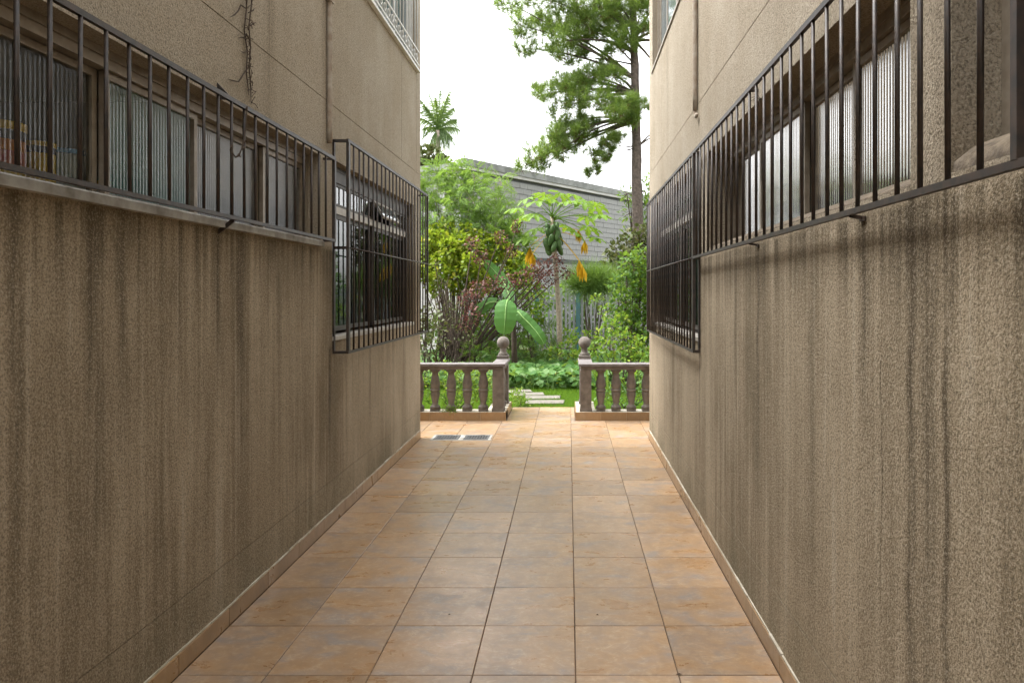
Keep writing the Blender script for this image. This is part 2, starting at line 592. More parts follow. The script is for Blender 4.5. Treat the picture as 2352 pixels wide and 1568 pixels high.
M['fruit'] = m_simple('papaya_fruit', (.045, .10, .03), (.07, .13, .035), 7, .45, 0, .05)
M['dryleaf'] = m_leaf('withered_leaf', [(.78, .52, .02), (.72, .45, .02), (.6, .36, .03)], .28, .6, .2)
M['banana'] = m_leaf('banana_leaf', [(.075, .20, .045), (.085, .21, .05)], .35, .55, .2)
M['bananarib'] = m_simple('banana_rib', (.24, .40, .12), None, 9, .5)
M['squash'] = m_leaf('squash_leaf', [(.045, .13, .025), (.075, .18, .035), (.11, .22, .05), (.17, .26, .11)], .35, .55, .2)
M['flower'] = m_leaf('yellow_flower', [(.75, .52, .02), (.8, .6, .03)], .3, .6, .2)
M['palm'] = m_leaf('palm_leaf', [(.05, .10, .025), (.08, .15, .035), (.12, .19, .05)], .35, .45, .4)
M['papyrus'] = m_leaf('thread_leaf', [(.12, .22, .05), (.17, .28, .07)], .35, .5, .2)
M['pebble'] = m_simple('pale_gravel', (.55, .53, .50), (.35, .33, .30), 8, .9)


def m_ground():
    t = NT('soil')
    co = t.coord()
    n = t.noise(co, .9, 6, .6)
    n2 = t.noise(co, 14, 4, .6)
    col = t.mix(t.ramp(n, [(.4, 0), (.6, 1)]), (.075, .055, .035), (.04, .075, .015))
    col = t.mix(t.math('MULTIPLY', n2, .5), col, (.05, .04, .025))
    return t.done(t.principled(col, .95, 0, t.bump(n2, .6, .04), .2))


M['soil'] = m_ground()

# ------------------------------------------------------------------ ground and tiled floor
XL, XR = -1.545, 0.842        # wall faces of the two buildings
YC = 7.22                     # far corners of the two buildings
YN = -4.0                     # near ends
HB = 5.7                      # height of the buildings, cut low to let more light into the passage

g = MB().quad((-300, -300, -.07), (300, -300, -.07), (300, 600, -.07), (-300, 600, -.07)).build('ground', M['soil'])
tag(g, kind='structure')

floor = MB()
floor.box((XL - .05, YN - 2, -.065), (XR + .05, YC, -.004))
floor.box((-5.5, YC, -.0655), (5.0, 8.20, -.004))
floor.box((-.74, 8.20, -.066), (.08, 9.17, -.004))
floor = floor.build('floor', M['grout'])
tag(floor, kind='structure')

TS = .4055
tile_cache = {}


def tile_mesh(w, d):
    key = (round(w, 3), round(d, 3))
    if key not in tile_cache:
        tile_cache[key] = MB().bbox((-w / 2, -d / 2, -.008), (w / 2, d / 2, 0), .0018).mesh('floor_tile', M['tile'])
    return tile_cache[key]


def lay(x0, x1, y0, y1, xo, yo):
    gap = .0042
    xs = [x0] + [xo + k * TS for k in range(-60, 60) if x0 + .03 < xo + k * TS < x1 - .03] + [x1]
    ys = [y0] + [yo + k * TS for k in range(-60, 60) if y0 + .03 < yo + k * TS < y1 - .03] + [y1]
    for i in range(len(xs) - 1):
        for j in range(len(ys) - 1):
            w, d = xs[i + 1] - xs[i] - gap, ys[j + 1] - ys[j] - gap
            link('floor_tile', tile_mesh(w, d), floor, ((xs[i] + xs[i + 1]) / 2, (ys[j] + ys[j + 1]) / 2, rnd.uniform(-.0006, .0006)),
                 (rnd.uniform(-.0012, .0012), rnd.uniform(-.0012, .0012), rnd.choice((0, math.pi))))


X0, Y0 = .0276, 3.134
lay(XL + .012, XR - .012, .70, YC, X0, Y0)
# the paving beyond the corners, round the drain
DX0, DX1, DY0, DY1 = -1.42, -.80, 7.08, 7.36
ylast = Y0 + math.floor((YC - Y0) / TS) * TS
lay(-3.9, 2.6, YC, 8.18, X0, Y0)
lay(-.735, .075, 8.18, 9.165, X0, Y0)
# behind the camera and far out to the sides the tiles join into the pavement itself
rest = MB()
rest.box((XL + .012, YN - 2, -.0035), (XR - .012, .695, -.0002))
rest.box((-5.5, YC, -.0035), (-3.905, 8.18, -.0002))
rest.box((2.605, YC, -.0035), (5.0, 8.18, -.0002))
tag(rest.build('paving', M['tile'], floor), kind='stuff')


# ------------------------------------------------------------------ buildings
def breaks(a, b, extra):
    return sorted(set([round(x, 4) for x in [a, b] + list(extra) if a <= x <= b]))


def wall_sheet(X, sg, y0, y1, z0, z1, openings, zg, yg):
    """front of a wall as a stepped grid: sg=+1 when the wall faces +X. openings (y0,y1,z0,z1,depth)"""
    ys = [c for y in yg for c in (y - .004, y + .004)]
    zs = [c for z in zg for c in (z - .0028, z + .0028)]
    for o in openings:
        ys += [o[0], o[1]]
        zs += [o[2], o[3]]
    ys = breaks(y0, y1, ys)
    zs = breaks(z0, z1, zs)
    ny, nz = len(ys) - 1, len(zs) - 1

    def depth(i, j):
        if i < 0 or j < 0 or i >= ny or j >= nz: return 0.0, False
        yc, zc = (ys[i] + ys[i + 1]) / 2, (zs[j] + zs[j + 1]) / 2
        for o in openings:
            if o[0] < yc < o[1] and o[2] < zc < o[3]: return o[4], True
        for y, za, zb in yg.items() and [(k, *v) for k, v in yg.items()]:
            if abs(yc - y) < .004 and za < zc < zb: return .006, False
        for z in zg:
            if abs(zc - z) < .0028: return .0035, False
        return 0.0, False

    m = MB()
    q = lambda d: X - sg * d
    for i in range(ny):
        for j in range(nz):
            d, hole = depth(i, j)
            if not hole:
                x = q(d)
                vs = [(x, ys[i], zs[j]), (x, ys[i + 1], zs[j]), (x, ys[i + 1], zs[j + 1]), (x, ys[i], zs[j + 1])]
                if sg < 0: vs = vs[::-1]
                m.quad(*vs)
            if i + 1 < ny:
                d2 = depth(i + 1, j)[0]
                if abs(d2 - d) > 1e-6:
                    m.quad((q(d), ys[i + 1], zs[j]), (q(d2), ys[i + 1], zs[j]), (q(d2), ys[i + 1], zs[j + 1]), (q(d), ys[i + 1], zs[j + 1]))
            if j + 1 < nz:
                d2 = depth(i, j + 1)[0]
                if abs(d2 - d) > 1e-6:
                    m.quad((q(d), ys[i], zs[j + 1]), (q(d), ys[i + 1], zs[j + 1]), (q(d2), ys[i + 1], zs[j + 1]), (q(d2), ys[i], zs[j + 1]))
    return m


def building(side):
    left = side == 'left'
    X, sg = (XL, 1) if left else (XR, -1)
    b = empty('apartment_building', (X, 0, 0))
    b.location = (0, 0, 0)
    if left:
        tag(b, 'beige stained plaster building along the left side of the passage', 'building')
        ops = [(-.6, 4.32, 1.80, 2.36, .10), (4.53, 6.92, 1.19, 2.38, .10), (4.55, 7.04, 3.77, 5.05, .10), (.2, 2.6, 3.77, 5.05, .10)]
        yg = {7.04: (2.73, 3.77), 6.42: (2.73, 3.77)}
        mat = M['wall_l']
    else:
        tag(b, 'brown stained plaster building along the right side of the passage', 'building')
        ops = [(1.708, 4.20, 1.765, 2.352, .13), (-.5, 1.525, 1.765, 2.60, .13), (4.47, 6.86, 1.19, 2.36, .10), (4.55, 6.96, 3.73, 5.05, .10), (.2, 2.6, 3.77, 5.05, .10)]
        yg = {7.02: (2.73, 3.73), 6.3: (2.73, 3.73)}
        mat = M['wall_r']
    w = wall_sheet(X, sg, YN, YC, 0, HB, ops, (.285, 2.73), yg)
    XB = X - sg * 6.0
    # the other outside walls, roof, and the rooms inside
    w.quad((X, YC, 0), (XB, YC, 0), (XB, YC, HB), (X, YC, HB))
    w.quad((X, YN, 0), (XB, YN, 0), (XB, YN, HB), (X, YN, HB))
    w.quad((XB, YN, 0), (XB, YC, 0), (XB, YC, HB), (XB, YN, HB))
    w.build('wall', mat, b)
    MB().box((min(X, XB) + (0 if left else .0), YN, HB + .002), (max(X, XB), YC, HB + .12)).build('roof', M['roof'], b)
    ins = MB()
    e = .06
    xa = X - sg * .17
    for zc in (.9, 2.72, 3.3, 5.3):
        ins.quad((xa, YN + e, zc), (XB + sg * e, YN + e, zc), (XB + sg * e, YC - e, zc), (xa, YC - e, zc))
    xr = X - sg * 3.2
    ins.quad((xr, YN + e, .9), (xr, YC - e, .9), (xr, YC - e, 5.3), (xr, YN + e, 5.3))
    for y in (-.7, 4.42, YC - e, 1.60 if not left else -3.4):
        ins.quad((xa, y, .9), (xr, y, .9), (xr, y, 5.3), (xa, y, 5.3))
    ins.build('inside_wall', M['inside'], b)
    # skirting tiles and the mortar line on top of them
    y = Y0 + TS * (-8)
    while y < YC:
        ya, yb = max(y + .002, .6), min(y + TS - .002, YC)
        if yb - ya > .03:
            x0 = X + sg * .0005
            MB().box((x0, ya, .0015), (x0 + sg * .0105, yb, .079 + rnd.uniform(-.001, .001))).build('skirting_tile', M['tile_edge'], b)
        y += TS
    mm = MB()
    yy = .6
    while yy < YC:
        y2 = min(yy + rnd.uniform(.1, .25), YC)
        k = rnd.uniform(.004, .011)
        mm.box((X + sg * .0004, yy, .079), (X + sg * k, y2, .079 + rnd.uniform(.006, .012)))
        yy = y2
    mm.build('skirting_mortar', M['skirt_cap'], b)
    return b


BL = building('left')
BR = building('right')


# ------------------------------------------------------------------ windows
def ribbed(y0, y1, z0, z1, X, sg, pitch=.0195, amp=.00095, tilt=0.0):
    n = max(2, int(round((y1 - y0) / pitch)) * 8)
    V, F = [], []
    for i in range(n + 1):
        t = i / n
        y = y0 + (y1 - y0) * t
        a = amp * math.cos(2 * math.pi * (y - y0) / pitch)
        V += [(X + sg * a, y, z0), (X + sg * a + tilt, y, z1)]
        if i: F.append((2 * i - 2, 2 * i, 2 * i + 1, 2 * i - 1))
    m = MB()
    m.add(V, F)
    return m


def bars_frame(m, X, sg, y0, y1, z0, z1, t=.03, d=.03):
    """rectangular frame, butted corners, depth d inwards"""
    xa, xb = X, X - sg * d
    m.box((xa, y0, z0), (xb, y1, z0 + t))
    m.box((xa, y0, z1 - t), (xb, y1, z1))
    m.box((xa, y0, z0 + t), (xb, y0 + t, z1 - t))
    m.box((xa, y1 - t, z0 + t), (xb, y1, z1 - t))
    return m


# left long window: four ribbed sashes
def long_window(b, X, sg, y0, y1, z0, z1, cuts, glass, depth, frame, head=.06):
    m = MB()
    xg = X - sg * depth
    bars_frame(m, xg + sg * .02, sg, y0 + .001, y1 - .001, z0 + .001, z1 - .001, .028, .07)
    m.box((xg + sg * .012, y0 + .03, z1 - .03 - head), (xg - sg * .03, y1 - .03, z1 - .03))
    win = m.build('window', frame, b)
    ys = [y0 + .03] + list(cuts) + [y1 - .03]
    for i in range(len(ys) - 1):
        back = i % 2
        xs = xg - sg * (.004 + .026 * back)
        za, zb = z0 + .03, z1 - .03 - head - .003
        a, c = ys[i] + (.0 if i else .0), ys[i + 1]
        s = MB()
        bars_frame(s, xs, sg, a + .001, c - .001 + (.02 if not back and i < len(ys) - 2 else 0), za, zb, .026, .022)
        s.build('sash', frame, win)
        ribbed(a + .024, c - .024, za + .02, zb - .02, xs - sg * .011, sg).build('pane', glass[i], win, True)
    return win


long_window(BL, XL, 1, -.6, 4.32, 1.80, 2.36, (.62, 1.24, 1.85, 2.463, 3.06, 3.74),
            [M['glass_rib'], M['glass_rib'], M['glass_rib'], M['glass_near'], M['glass_teal'], M['glass_skytone'], M['glass_skytone']], .10, M['alu'], .035)
long_window(BR, XR, -1, 1.708, 4.20, 1.765, 2.352, (2.36, 2.865, 3.52),
            [M['glass_skytone'], M['glass_skytone'], M['glass_skytone'], M['glass_green']], .13, M['alu'], .03)
# cement slope in front of the right glass, rough ledge of the near niche
s = MB()
s.add([(XR + .001, 1.709, 1.766), (XR + .001, 4.199, 1.766), (XR + .128, 4.199, 1.766), (XR + .128, 1.709, 1.766),
       (XR + .004, 1.709, 1.772), (XR + .004, 4.199, 1.772), (XR + .109, 4.199, 1.818), (XR + .109, 1.709, 1.818)],
      [(0, 1, 2, 3), (4, 5, 6, 7), (0, 1, 5, 4), (1, 2, 6, 5), (2, 3, 7, 6), (3, 0, 4, 7)])
s.build('window_sill', M['ledge'], BR)
m = MB()
bars_frame(m, XR + .11, -1, -.499, 1.524, 1.83, 2.599, .035, .06)
wn2 = m.build('window', M['alu'], BR)
MB().box((XR + .14, -.46, 1.867), (XR + .146, 1.487, 2.56)).build('pane', M['glass'], wn2)
ledge = MB()
nb = 60
vs = []
for i in range(nb + 1):
    y = -.499 + 2.023 * i / nb
    for x, z in ((XR + .002, 1.766), (XR + .004 + rnd.uniform(0, .006), 1.795 + rnd.uniform(-.008, .008)), (XR + .05, 1.825 + rnd.uniform(-.006, .008)), (XR + .108, 1.845)):
        vs.append((x, y, z))
fs = [(4 * i + k, 4 * i + k + 1, 4 * i + k + 5, 4 * i + k + 4) for i in range(nb) for k in range(3)]
ledge.add(vs, fs).build('window_ledge', M['ledge'], BR, True)
# cement sill of the left long window
MB().bbox((XL - .098, -.62, 1.790), (XL + .032, 4.30, 1.826), .006).build('window_sill', M['sill'], BL)


def tall_window(b, X, sg, y0, y1, z0, z1, frame, open_at=None):
    xg = X - sg * .075
    m = MB()
    bars_frame(m, xg + sg * .012, sg, y0 + .001, y1 - .001, z0 + .001, z1 - .001, .03, .06)
    m.box((xg + sg * .008, y0 + .031, z1 - .11), (xg - sg * .04, y1 - .031, z1 - .031))
    win = m.build('window', frame, b)
    MB().box((xg + sg * .008, y0 + .031, 2.055), (xg - sg * .04, y1 - .031, 2.105)).build('transom', M['alu_pale'], win)
    n = 4
    L = (y1 - y0 - .062) / n
    for i in range(n):
        a = y0 + .031 + i * L
        s = MB()
        xs = xg - sg * (.002 + .022 * (i % 2))
        bars_frame(s, xs, sg, a + .001, a + L - .001, z0 + .05, 2.053, .032, .02)
        s.build('sash', frame, win)
        MB().box((xs - sg * .008, a + .03, z0 + .08), (xs - sg * .013, a + L - .03, 2.025)).build('pane', M['glass_dgreen'] if i == 0 else M['glass'], win)
        za, zb = 2.107, z1 - .112
        if open_at == i:
            c = empty('open_sash', (xg + sg * .012, a, zb))
            c.parent = win
            q = MB()
            h = zb - za
            bars_frame(q, 0, sg, .004, L - .004, -h, 0, .022, .018)
            o = q.build('open_sash', M['alu_pale'], win, loc=(xg + sg * .012, a, zb), rot=(0, R(-32) * sg, 0))
            MB().box((-sg * .006, a * 0 + .02, -h + .02), (-sg * .010, L - .02, -.02)).build('pane', M['glass_blue'], win, loc=(xg + sg * .012, a, zb), rot=(0, R(-32) * sg, 0))
            bpy.data.objects.remove(c)
        else:
            s = MB()
            bars_frame(s, xg, sg, a + .002, a + L - .002, za, zb, .02, .02)
            s.build('sash', frame, win)
            MB().box((xg - sg * .008, a + .02, za + .018), (xg - sg * .012, a + L - .02, zb - .018)).build('pane', M['glass_rib'], win)
    MB().bbox((X - sg * .09 if sg > 0 else X - .008, y0 + .002, z0 + .001), (X + .008 if sg > 0 else X + .09, y1 - .002, z0 + .030), .004).build('window_sill', M['alu_pale'], win)
    return win


tall_window(BL, XL, 1, 4.53, 6.92, 1.19, 2.38, M['alu_dark'], 2)
tall_window(BR, XR, -1, 4.47, 6.86, 1.19, 2.36, M['alu_dark'])


def upper_window(b, X, sg, y0, y1, z0, z1, frame, glass):
    xg = X - sg * .05
    m = MB()
    bars_frame(m, xg, sg, y0 + .001, y1 - .001, z0 + .001, z1 - .001, .04, .05)
    win = m.build('window', frame, b)
    n = 4
    L = (y1 - y0 - .08) / n
    for i in range(n):
        a = y0 + .04 + i * L
        xs = xg - sg * (.005 + .02 * (i % 2))
        s = MB()
        bars_frame(s, xs, sg, a + .001, a + L - .001, z0 + .042, z1 - .042, .03, .018)
        s.build('sash', frame, win)
        MB().box((xs - sg * .007, a + .028, z0 + .07), (xs - sg * .012, a + L - .028, z1 - .07)).build('pane', glass, win)
    if sg > 0:
        MB().bbox((X - .09, y0 - .03, z0 - .026), (X + .035, y1 + .03, z0 - .001 + .002), .004).build('window_sill', M['white'], win)
    else:
        MB().bbox((X - .012, y0 - .02, z0 - .02), (X + .09, y1 + .02, z0 - .001 + .002), .004).build('window_sill', M['alu'], win)
    return win


upper_window(BL, XL, 1, 4.55, 7.04, 3.77, 5.05, M['white'], M['glass_blue'])
upper_window(BL, XL, 1, .2, 2.6, 3.77, 5.05, M['white'], M['glass_blue'])
upper_window(BR, XR, -1, 4.55, 6.96, 3.73, 5.05, M['alu'], M['glass_blue'])
upper_window(BR, XR, -1, .2, 2.6, 3.77, 5.05, M['alu'], M['glass_blue'])


# ------------------------------------------------------------------ iron grilles
def bar_mesh(h, r=.0066, n=8):
    return MB().tube([(0, 0, 0), (0, 0, h)], r, n).mesh('bar', M['iron'], True)


def grille(name, label, X, sg, ystart, step, nb, z0, z1, yend, post_w, wallX, ret_near=False, ret_far=True, mid=None, rail_mid_only=False):
    go = empty('window_grille', (X, ystart, z0))
    tag(go, label, 'grille', 'iron window grilles')
    ox, oy, oz = X, ystart, z0
    bm = bar_mesh(z1 - z0 - .016)
    for i in range(nb):
        o = link('bar', bm, go, (rnd.uniform(-.001, .001), i * step + rnd.uniform(-.003, .003), .008), (rnd.uniform(-.006, .006), rnd.uniform(-.002, .002), 0))
    L = yend - ystart
    MB().box((-.008, -.02, z1 - z0 - .010), (.008, L, z1 - z0 + .010)).build('rail', M['iron'], go)
    MB().box((-.008, -.02, -.008), (.008, L, .008)).build('rail', M['iron'], go)
    if mid is not None:
        MB().tube([(.007 * sg, 0, mid - z0), (.007 * sg, L, mid - z0)], .0055, 6).build('rail', M['iron'], go, True)
    MB().box((-.009, L - post_w, .008), (.009, L, z1 - z0 - .010)).build('post', M['iron'], go)
    dx = wallX - X
    if ret_far:
        for zz in (0, z1 - z0):
            MB().box((0.008 * (1 if dx > 0 else -1), L - .014, zz - .007), (dx, L, zz + .007)).build('stay', M['iron'], go)
    if ret_near:
        MB().box((-.009, -.016, .008), (.009, .016, z1 - z0 - .010)).build('post', M['iron'], go)
        for zz in (0, z1 - z0) + (() if mid is None else (mid - z0,)):
            MB().box((0.009 * (1 if dx > 0 else -1), -.010, zz - .009), (dx, .010, zz + .009)).build('stay', M['iron'], go)
        MB().box((dx, -.012, 0), (dx - .012 * (1 if dx > 0 else -1), .012, z1 - z0 - .012)).build('stay', M['iron'], go)
    return go


def brace(gr, X, y, z, wallX, dz, h=.02):
    """flat iron stay from the rail down or up to the wall"""
    x0, y0, z0 = gr.location
    t = .004
    a, b_ = (X - x0, z - z0), (wallX - x0, z - z0 + dz)
    m = MB()
    vs = []
    for yy in (y - y0 - t, y - y0 + t):
        vs += [(a[0], yy, a[1] - h / 2), (b_[0], yy, b_[1] - h / 2), (b_[0], yy, b_[1] + h / 2), (a[0], yy, a[1] + h / 2)]
    m.add(vs, [(0, 1, 2, 3), (7, 6, 5, 4), (0, 4, 5, 1), (1, 5, 6, 2), (2, 6, 7, 3), (3, 7, 4, 0)])
    m.build('stay', M['iron'], gr)


XG1 = -1.475
g1 = grille('g', 'long low iron grille with bent stays over the left ribbed windows', XG1, 1, 1.856 - .1178 * 12, .1178, 33, 1.833, 2.347, 4.375, .026, XL)
brace(g1, XG1, 3.06, 1.827, XL, -.055, .022)
brace(g1, XG1, 1.3, 1.827, XL, -.055, .022)
# triangular fixing plate above the rail
def gusset(gr, X, y, z, wallX, h):
    x0, y0, z0 = gr.location
    t = .004
    vs = []
    for yy in (y - y0 - t, y - y0 + t):
        vs += [(X - x0, yy, z - z0), (wallX - x0, yy, z - z0), (wallX - x0, yy, z - z0 + h)]
    MB().add(vs, [(0, 1, 2), (5, 4, 3), (0, 3, 4, 1), (1, 4, 5, 2), (2, 5, 3, 0)]).build('fixing_plate', M['iron'], gr)
gusset(g1, XG1, 3.05, 2.352, XL, .075)
gusset(g1, XG1, 1.3, 2.352, XL, .075)

XG2 = -1.445
g2 = grille('g', 'tall projecting iron cage over the dark window at the far left', XG2, 1, 4.546, .1161, 23, 1.115, 2.50, 7.10, .016, XL, True, True, 1.80)
XG3 = .80
g3 = grille('g', 'long low iron grille over the ribbed windows on the right wall', XG3, -1, 1.233 - .1145 * 7, .1145, 35, 1.73, 2.40, 4.42, .006, XR, False, False)
x0, y0_, z0_ = g3.location
MB().box((-.009, 1.233 - y0_ - .009, .008), (.009, 1.233 - y0_ + .009, .65)).build('post', M['iron'], g3)
for yy in (1.976, 3.076):
    brace(g3, XG3, yy, 1.722, XR, -.008, .010)
    MB().box((XR - x0 - .006, yy - y0_ - .018, -.024), (XR - x0 - .001, yy - y0_ + .018, -.012)).build('fixing_plate', M['iron'], g3)
    brace(g3, XG3, yy, 2.40, XR, .0, .014)
g4 = grille('g', 'tall iron cage over the dark window at the far right', XG3, -1, 4.44, .1145, 23, 1.13, 2.40, 7.03, .016, XR, True, True, 1.727)

# pale upper grille with a row of rings
g5 = empty('window_grille', (XL + .02, 4.56, 3.80))
tag(g5, 'pale metal grille with a ring border on the upper left window', 'grille', 'upper window grilles')
ubm = MB().tube([(0, 0, 0), (0, 0, 1.18)], .006, 6).mesh('bar', M['white'], True)
for i in range(21):
    link('bar', ubm, g5, (0, .02 + i * .121, .0))
for zz in (.004, .135, .75, 1.17):
    MB().box((.0065, 0, zz - .008), (.0145, 2.46, zz + .008)).build('rail', M['white'], g5)
ring = MB()
ring.tube([(.004, .030 * math.cos(a), .030 * math.sin(a)) for a in [k * math.pi / 6 for k in range(13)]], .005, 5)
rm = ring.mesh('ring', M['white'], True)
for i in range(20):
    link('ring', rm, g5, (.002, .08 + i * .121, .069))

# ------------------------------------------------------------------ pipes, vine, twigs
def pipe(label, X, sg, y, z0, z1, hook):
    o = empty('wall_pipe', (X + sg * .018, y, z0))
    tag(o, label, 'pipe', 'thin pipes on the walls')
    n = 24
    MB().tube([(rnd.uniform(-.001, .001), rnd.uniform(-.0015, .0015), (z1 - z0) * i / n) for i in range(n + 1)], [.0165 + rnd.uniform(-.0015, .0015) for i in range(n + 1)], 8).build('tube', M['pipe'], o, True)
    for z in (.9, 2.2, 3.4):
        if z < z1 - z0:
            MB().box((-.017 * sg, -.034, z), (.019 * sg, .034, z + .022)).build('clip', M['pipe'], o)
    if hook:
        MB().tube([(0, 0, .01), (0, 0, -.02), (0, -.012, -.045), (0, -.04, -.05), (0, -.055, -.035)], .011, 7).build('elbow', M['pipe'], o, True)


pipe('thin painted pipe running up the left wall beside the tall cage', XL, 1, 4.43, 2.46, HB - .1, False)
pipe('thin painted pipe with hooked end on the right wall', XR, -1, 4.513, 2.69, HB - .1, True)

vine = empty('dry_vine', (XL + .004, 3.32, 2.4))
tag(vine, 'dead leafless vine clinging to the left wall above the grille', 'vine')
def on_wall(u, v):
    y = 1592 * 1.541 / (VPX - u)
    z = CAMH + (VPY - v) / FPX * y
    return Vector((rnd.uniform(.002, .01), y - 3.32, z - 2.4))
stems = [[(573, -160), (576, -60), (574, 10), (568, 60), (571, 110), (570, 150), (575, 200), (574, 240)],
         [(566, -120), (560, -30), (563, 20), (560, 70), (566, 120), (563, 170), (569, 220)],
         [(563, 20), (552, 12), (545, 25), (535, 35), (527, 40)], [(570, 150), (556, 172), (545, 188), (535, 186), (522, 182)],
         [(566, 90), (552, 86), (545, 88)], [(572, 60), (580, 55), (584, 52)], [(570, 118), (557, 121), (550, 119)], [(568, 30), (578, 24), (582, 20)]]
for st in stems:
    pts = [on_wall(*p) for p in st]
    MB().tube(pts, [.0032] * (len(pts) - 1) + [.0012], 5).build('stem', M['vine'], vine)
for i in range(46):
    st = stems[rnd.randrange(2)]
    k = rnd.randrange(1, len(st) - 1)
    t = rnd.random()
    u = st[k][0] * (1 - t) + st[k + 1][0] * t
    v = st[k][1] * (1 - t) + st[k + 1][1] * t
    a = on_wall(u, v)
    bb = a + Vector((rnd.uniform(.004, .02), rnd.uniform(-.05, .05), rnd.uniform(-.03, .04)))
    MB().tube([a, (a + bb) / 2 + Vector((.004, 0, .006)), bb], [.002, .0016, .0022], 4).build('twig', M['vine'], vine)
# loose strand hanging in front of the window
tw = empty('dry_twig', (XG1 + .008, 3.2, 2.1))
tag(tw, 'small dry twig caught in the left grille bars', 'twig')
tp = [P(508, 343, 3.0), P(520, 345, 3.0), P(530, 352, 3.02), P(540, 362, 3.05), P(552, 358, 3.08), P(560, 345, 3.1), P(566, 330, 3.12), P(569, 300, 3.14), P(570, 245, 3.16)]
MB().tube([Vector((XG1 + .01, p.y, p.z)) - tw.location for p in tp], .0028, 5).build('stem', M['vine'], tw)
for p in (tp[0], tp[3], tp[6], tp[5]):
    q = Vector((XG1 + .012, p.y, p.z)) - tw.location
    MB().tube([q, q + Vector((.01, rnd.uniform(-.02, .02), .014)), q + Vector((.012, rnd.uniform(-.03, .03), .004))], [.003, .006, .001], 5).build('bud', M['vine'], tw)


def dry_weed(label, base, n, L):
    o = empty('dry_weed', base)
    tag(o, label, 'weed')
    for i in range(n):
        a = rnd.uniform(-2.6, .6)
        e = Vector((-rnd.uniform(.0, .04), math.cos(a) * L, math.sin(a) * L * .7 + .02)) * rnd.uniform(.5, 1)
        MB().tube([(0, 0, 0), e * .5 + Vector((0, 0, .012)), e], [.0018, .0013, .0006], 4).build('blade', M['vine'], o)


dry_weed('dry tuft of weed growing from the lintel, upper right', P(2262, 52, 1.30 * 1) * 0 + Vector((XR - .006, 1.70, 2.40)), 16, .09)
dry_weed('small dry tuft of weed behind the right grille bars', Vector((XR - .004, 3.02, 2.345)), 14, .10)

# ------------------------------------------------------------------ things on the left window ledge
def tin(label, y, r, h, cols, name='food_tin'):
    xi = XL - .10 - .035 - r - .035
    o = empty(name, (xi, y, 1.862))
    tag(o, label, 'tin' if name == 'food_tin' else 'tub')
    z = 0
    for i, (part, mat, hh, rr) in enumerate(cols):
        MB().lathe([(r * rr, z + .0006), (r * rr, z + hh)], 20).build(part, mat, o, False)
        z += hh
    return o


M['tin_y'] = m_simple('yellow_print', (.75, .52, .02), (.7, .45, .02), 20, .4, 0, 0)
M['tin_o'] = m_simple('orange_print', (.75, .25, .02), (.6, .18, .02), 20, .4, 0, 0)
M['tin_p'] = m_simple('pink_print', (.62, .12, .16), (.7, .3, .2), 30, .4, 0, 0)
M['tin_b'] = m_simple('dark_print', (.05, .05, .09), None, 20, .4, 0, 0)
M['tub_blue'] = m_simple('blue_lid', (.06, .30, .62), None, 20, .4, 0, 0)
M['tub_clear'] = m_simple('pale_tub', (.45, .48, .47), (.3, .36, .33), 20, .4, 0, 0)
MB().box((XL - .55, -.5, 1.80), (XL - .145, 4.28, 1.861)).build('counter', M['inside'], BL)
tin('larger yellow tin with orange and pink print behind the left ribbed glass', 2.17, .062, .2,
    [('body', M['tin_y'], .035, 1), ('print_band', M['tin_p'], .045, 1.004), ('print_band', M['tin_o'], .035, 1.002), ('print_band', M['tin_b'], .03, 1.001), ('lid', M['tin_y'], .026, 1.05)])
tin('smaller yellow tin beside the blue lidded tub behind ribbed glass', 2.305, .042, .2,
    [('body', M['tin_y'], .10, 1), ('print_band', M['tin_b'], .022, 1.003), ('lid', M['tin_y'], .016, 1.06)])
tin('pale plastic tub with blue lid behind the left ribbed glass', 2.45, .066, .2,
    [('body', M['tub_clear'], .125, .96), ('lid', M['tub_blue'], .016, 1.04)], 'plastic_tub')
tin('small cream tin with orange stripe behind the teal glass', 2.60, .028, .2,
    [('body', M['tub_clear'], .035, 1), ('print_band', M['tin_o'], .012, 1.01), ('lid', M['tin_y'], .01, 1.03)])

# ------------------------------------------------------------------ drain grates
dr = empty('drain_grate', ((DX0 + DX1) / 2, (DY0 + DY1) / 2, 0))
tag(dr, 'pair of square slotted metal drain grates set in the tiles at left', 'drain')
W, D = DX1 - DX0, DY1 - DY0
fr = MB()
for a, b in (((-W / 2, -D / 2), (W / 2, -D / 2 + .025)), ((-W / 2, D / 2 - .025), (W / 2, D / 2)),
             ((-W / 2, -D / 2 + .025), (-W / 2 + .03, D / 2 - .025)), ((W / 2 - .03, -D / 2 + .025), (W / 2, D / 2 - .025)), ((-.025, -D / 2 + .025), (.025, D / 2 - .025))):
    fr.box((a[0], a[1], -.006), (b[0], b[1], .0045))
fr.build('frame', M['sill'], dr)
MB().box((-W / 2 + .03, -D / 2 + .025, -.006), (W / 2 - .03, D / 2 - .025, .0012)).build('drain_pit_shade', M['pit_shade'], dr)  # flat near-black sheet; the shade below the grates is put into its colour
sl = MB().box((-.007, -.085, 0), (.007, .085, .006)).mesh('slat', M['grate'])
for c in (-W / 4 - .002, W / 4 + .002):
    fr2 = MB()
    for a, b in (((-.125, -.112), (.125, -.085)), ((-.125, .085), (.125, .112)), ((-.125, -.085), (-.100, .085)), ((.100, -.085), (.125, .085))):
        fr2.box((c + a[0], a[1], .0013), (c + b[0], b[1], .007))
    fr2.build('grate_frame', M['grate'], dr)
    for i in range(7):
        link('slat', sl, dr, (c - .084 + i * .028, 0, .0014))

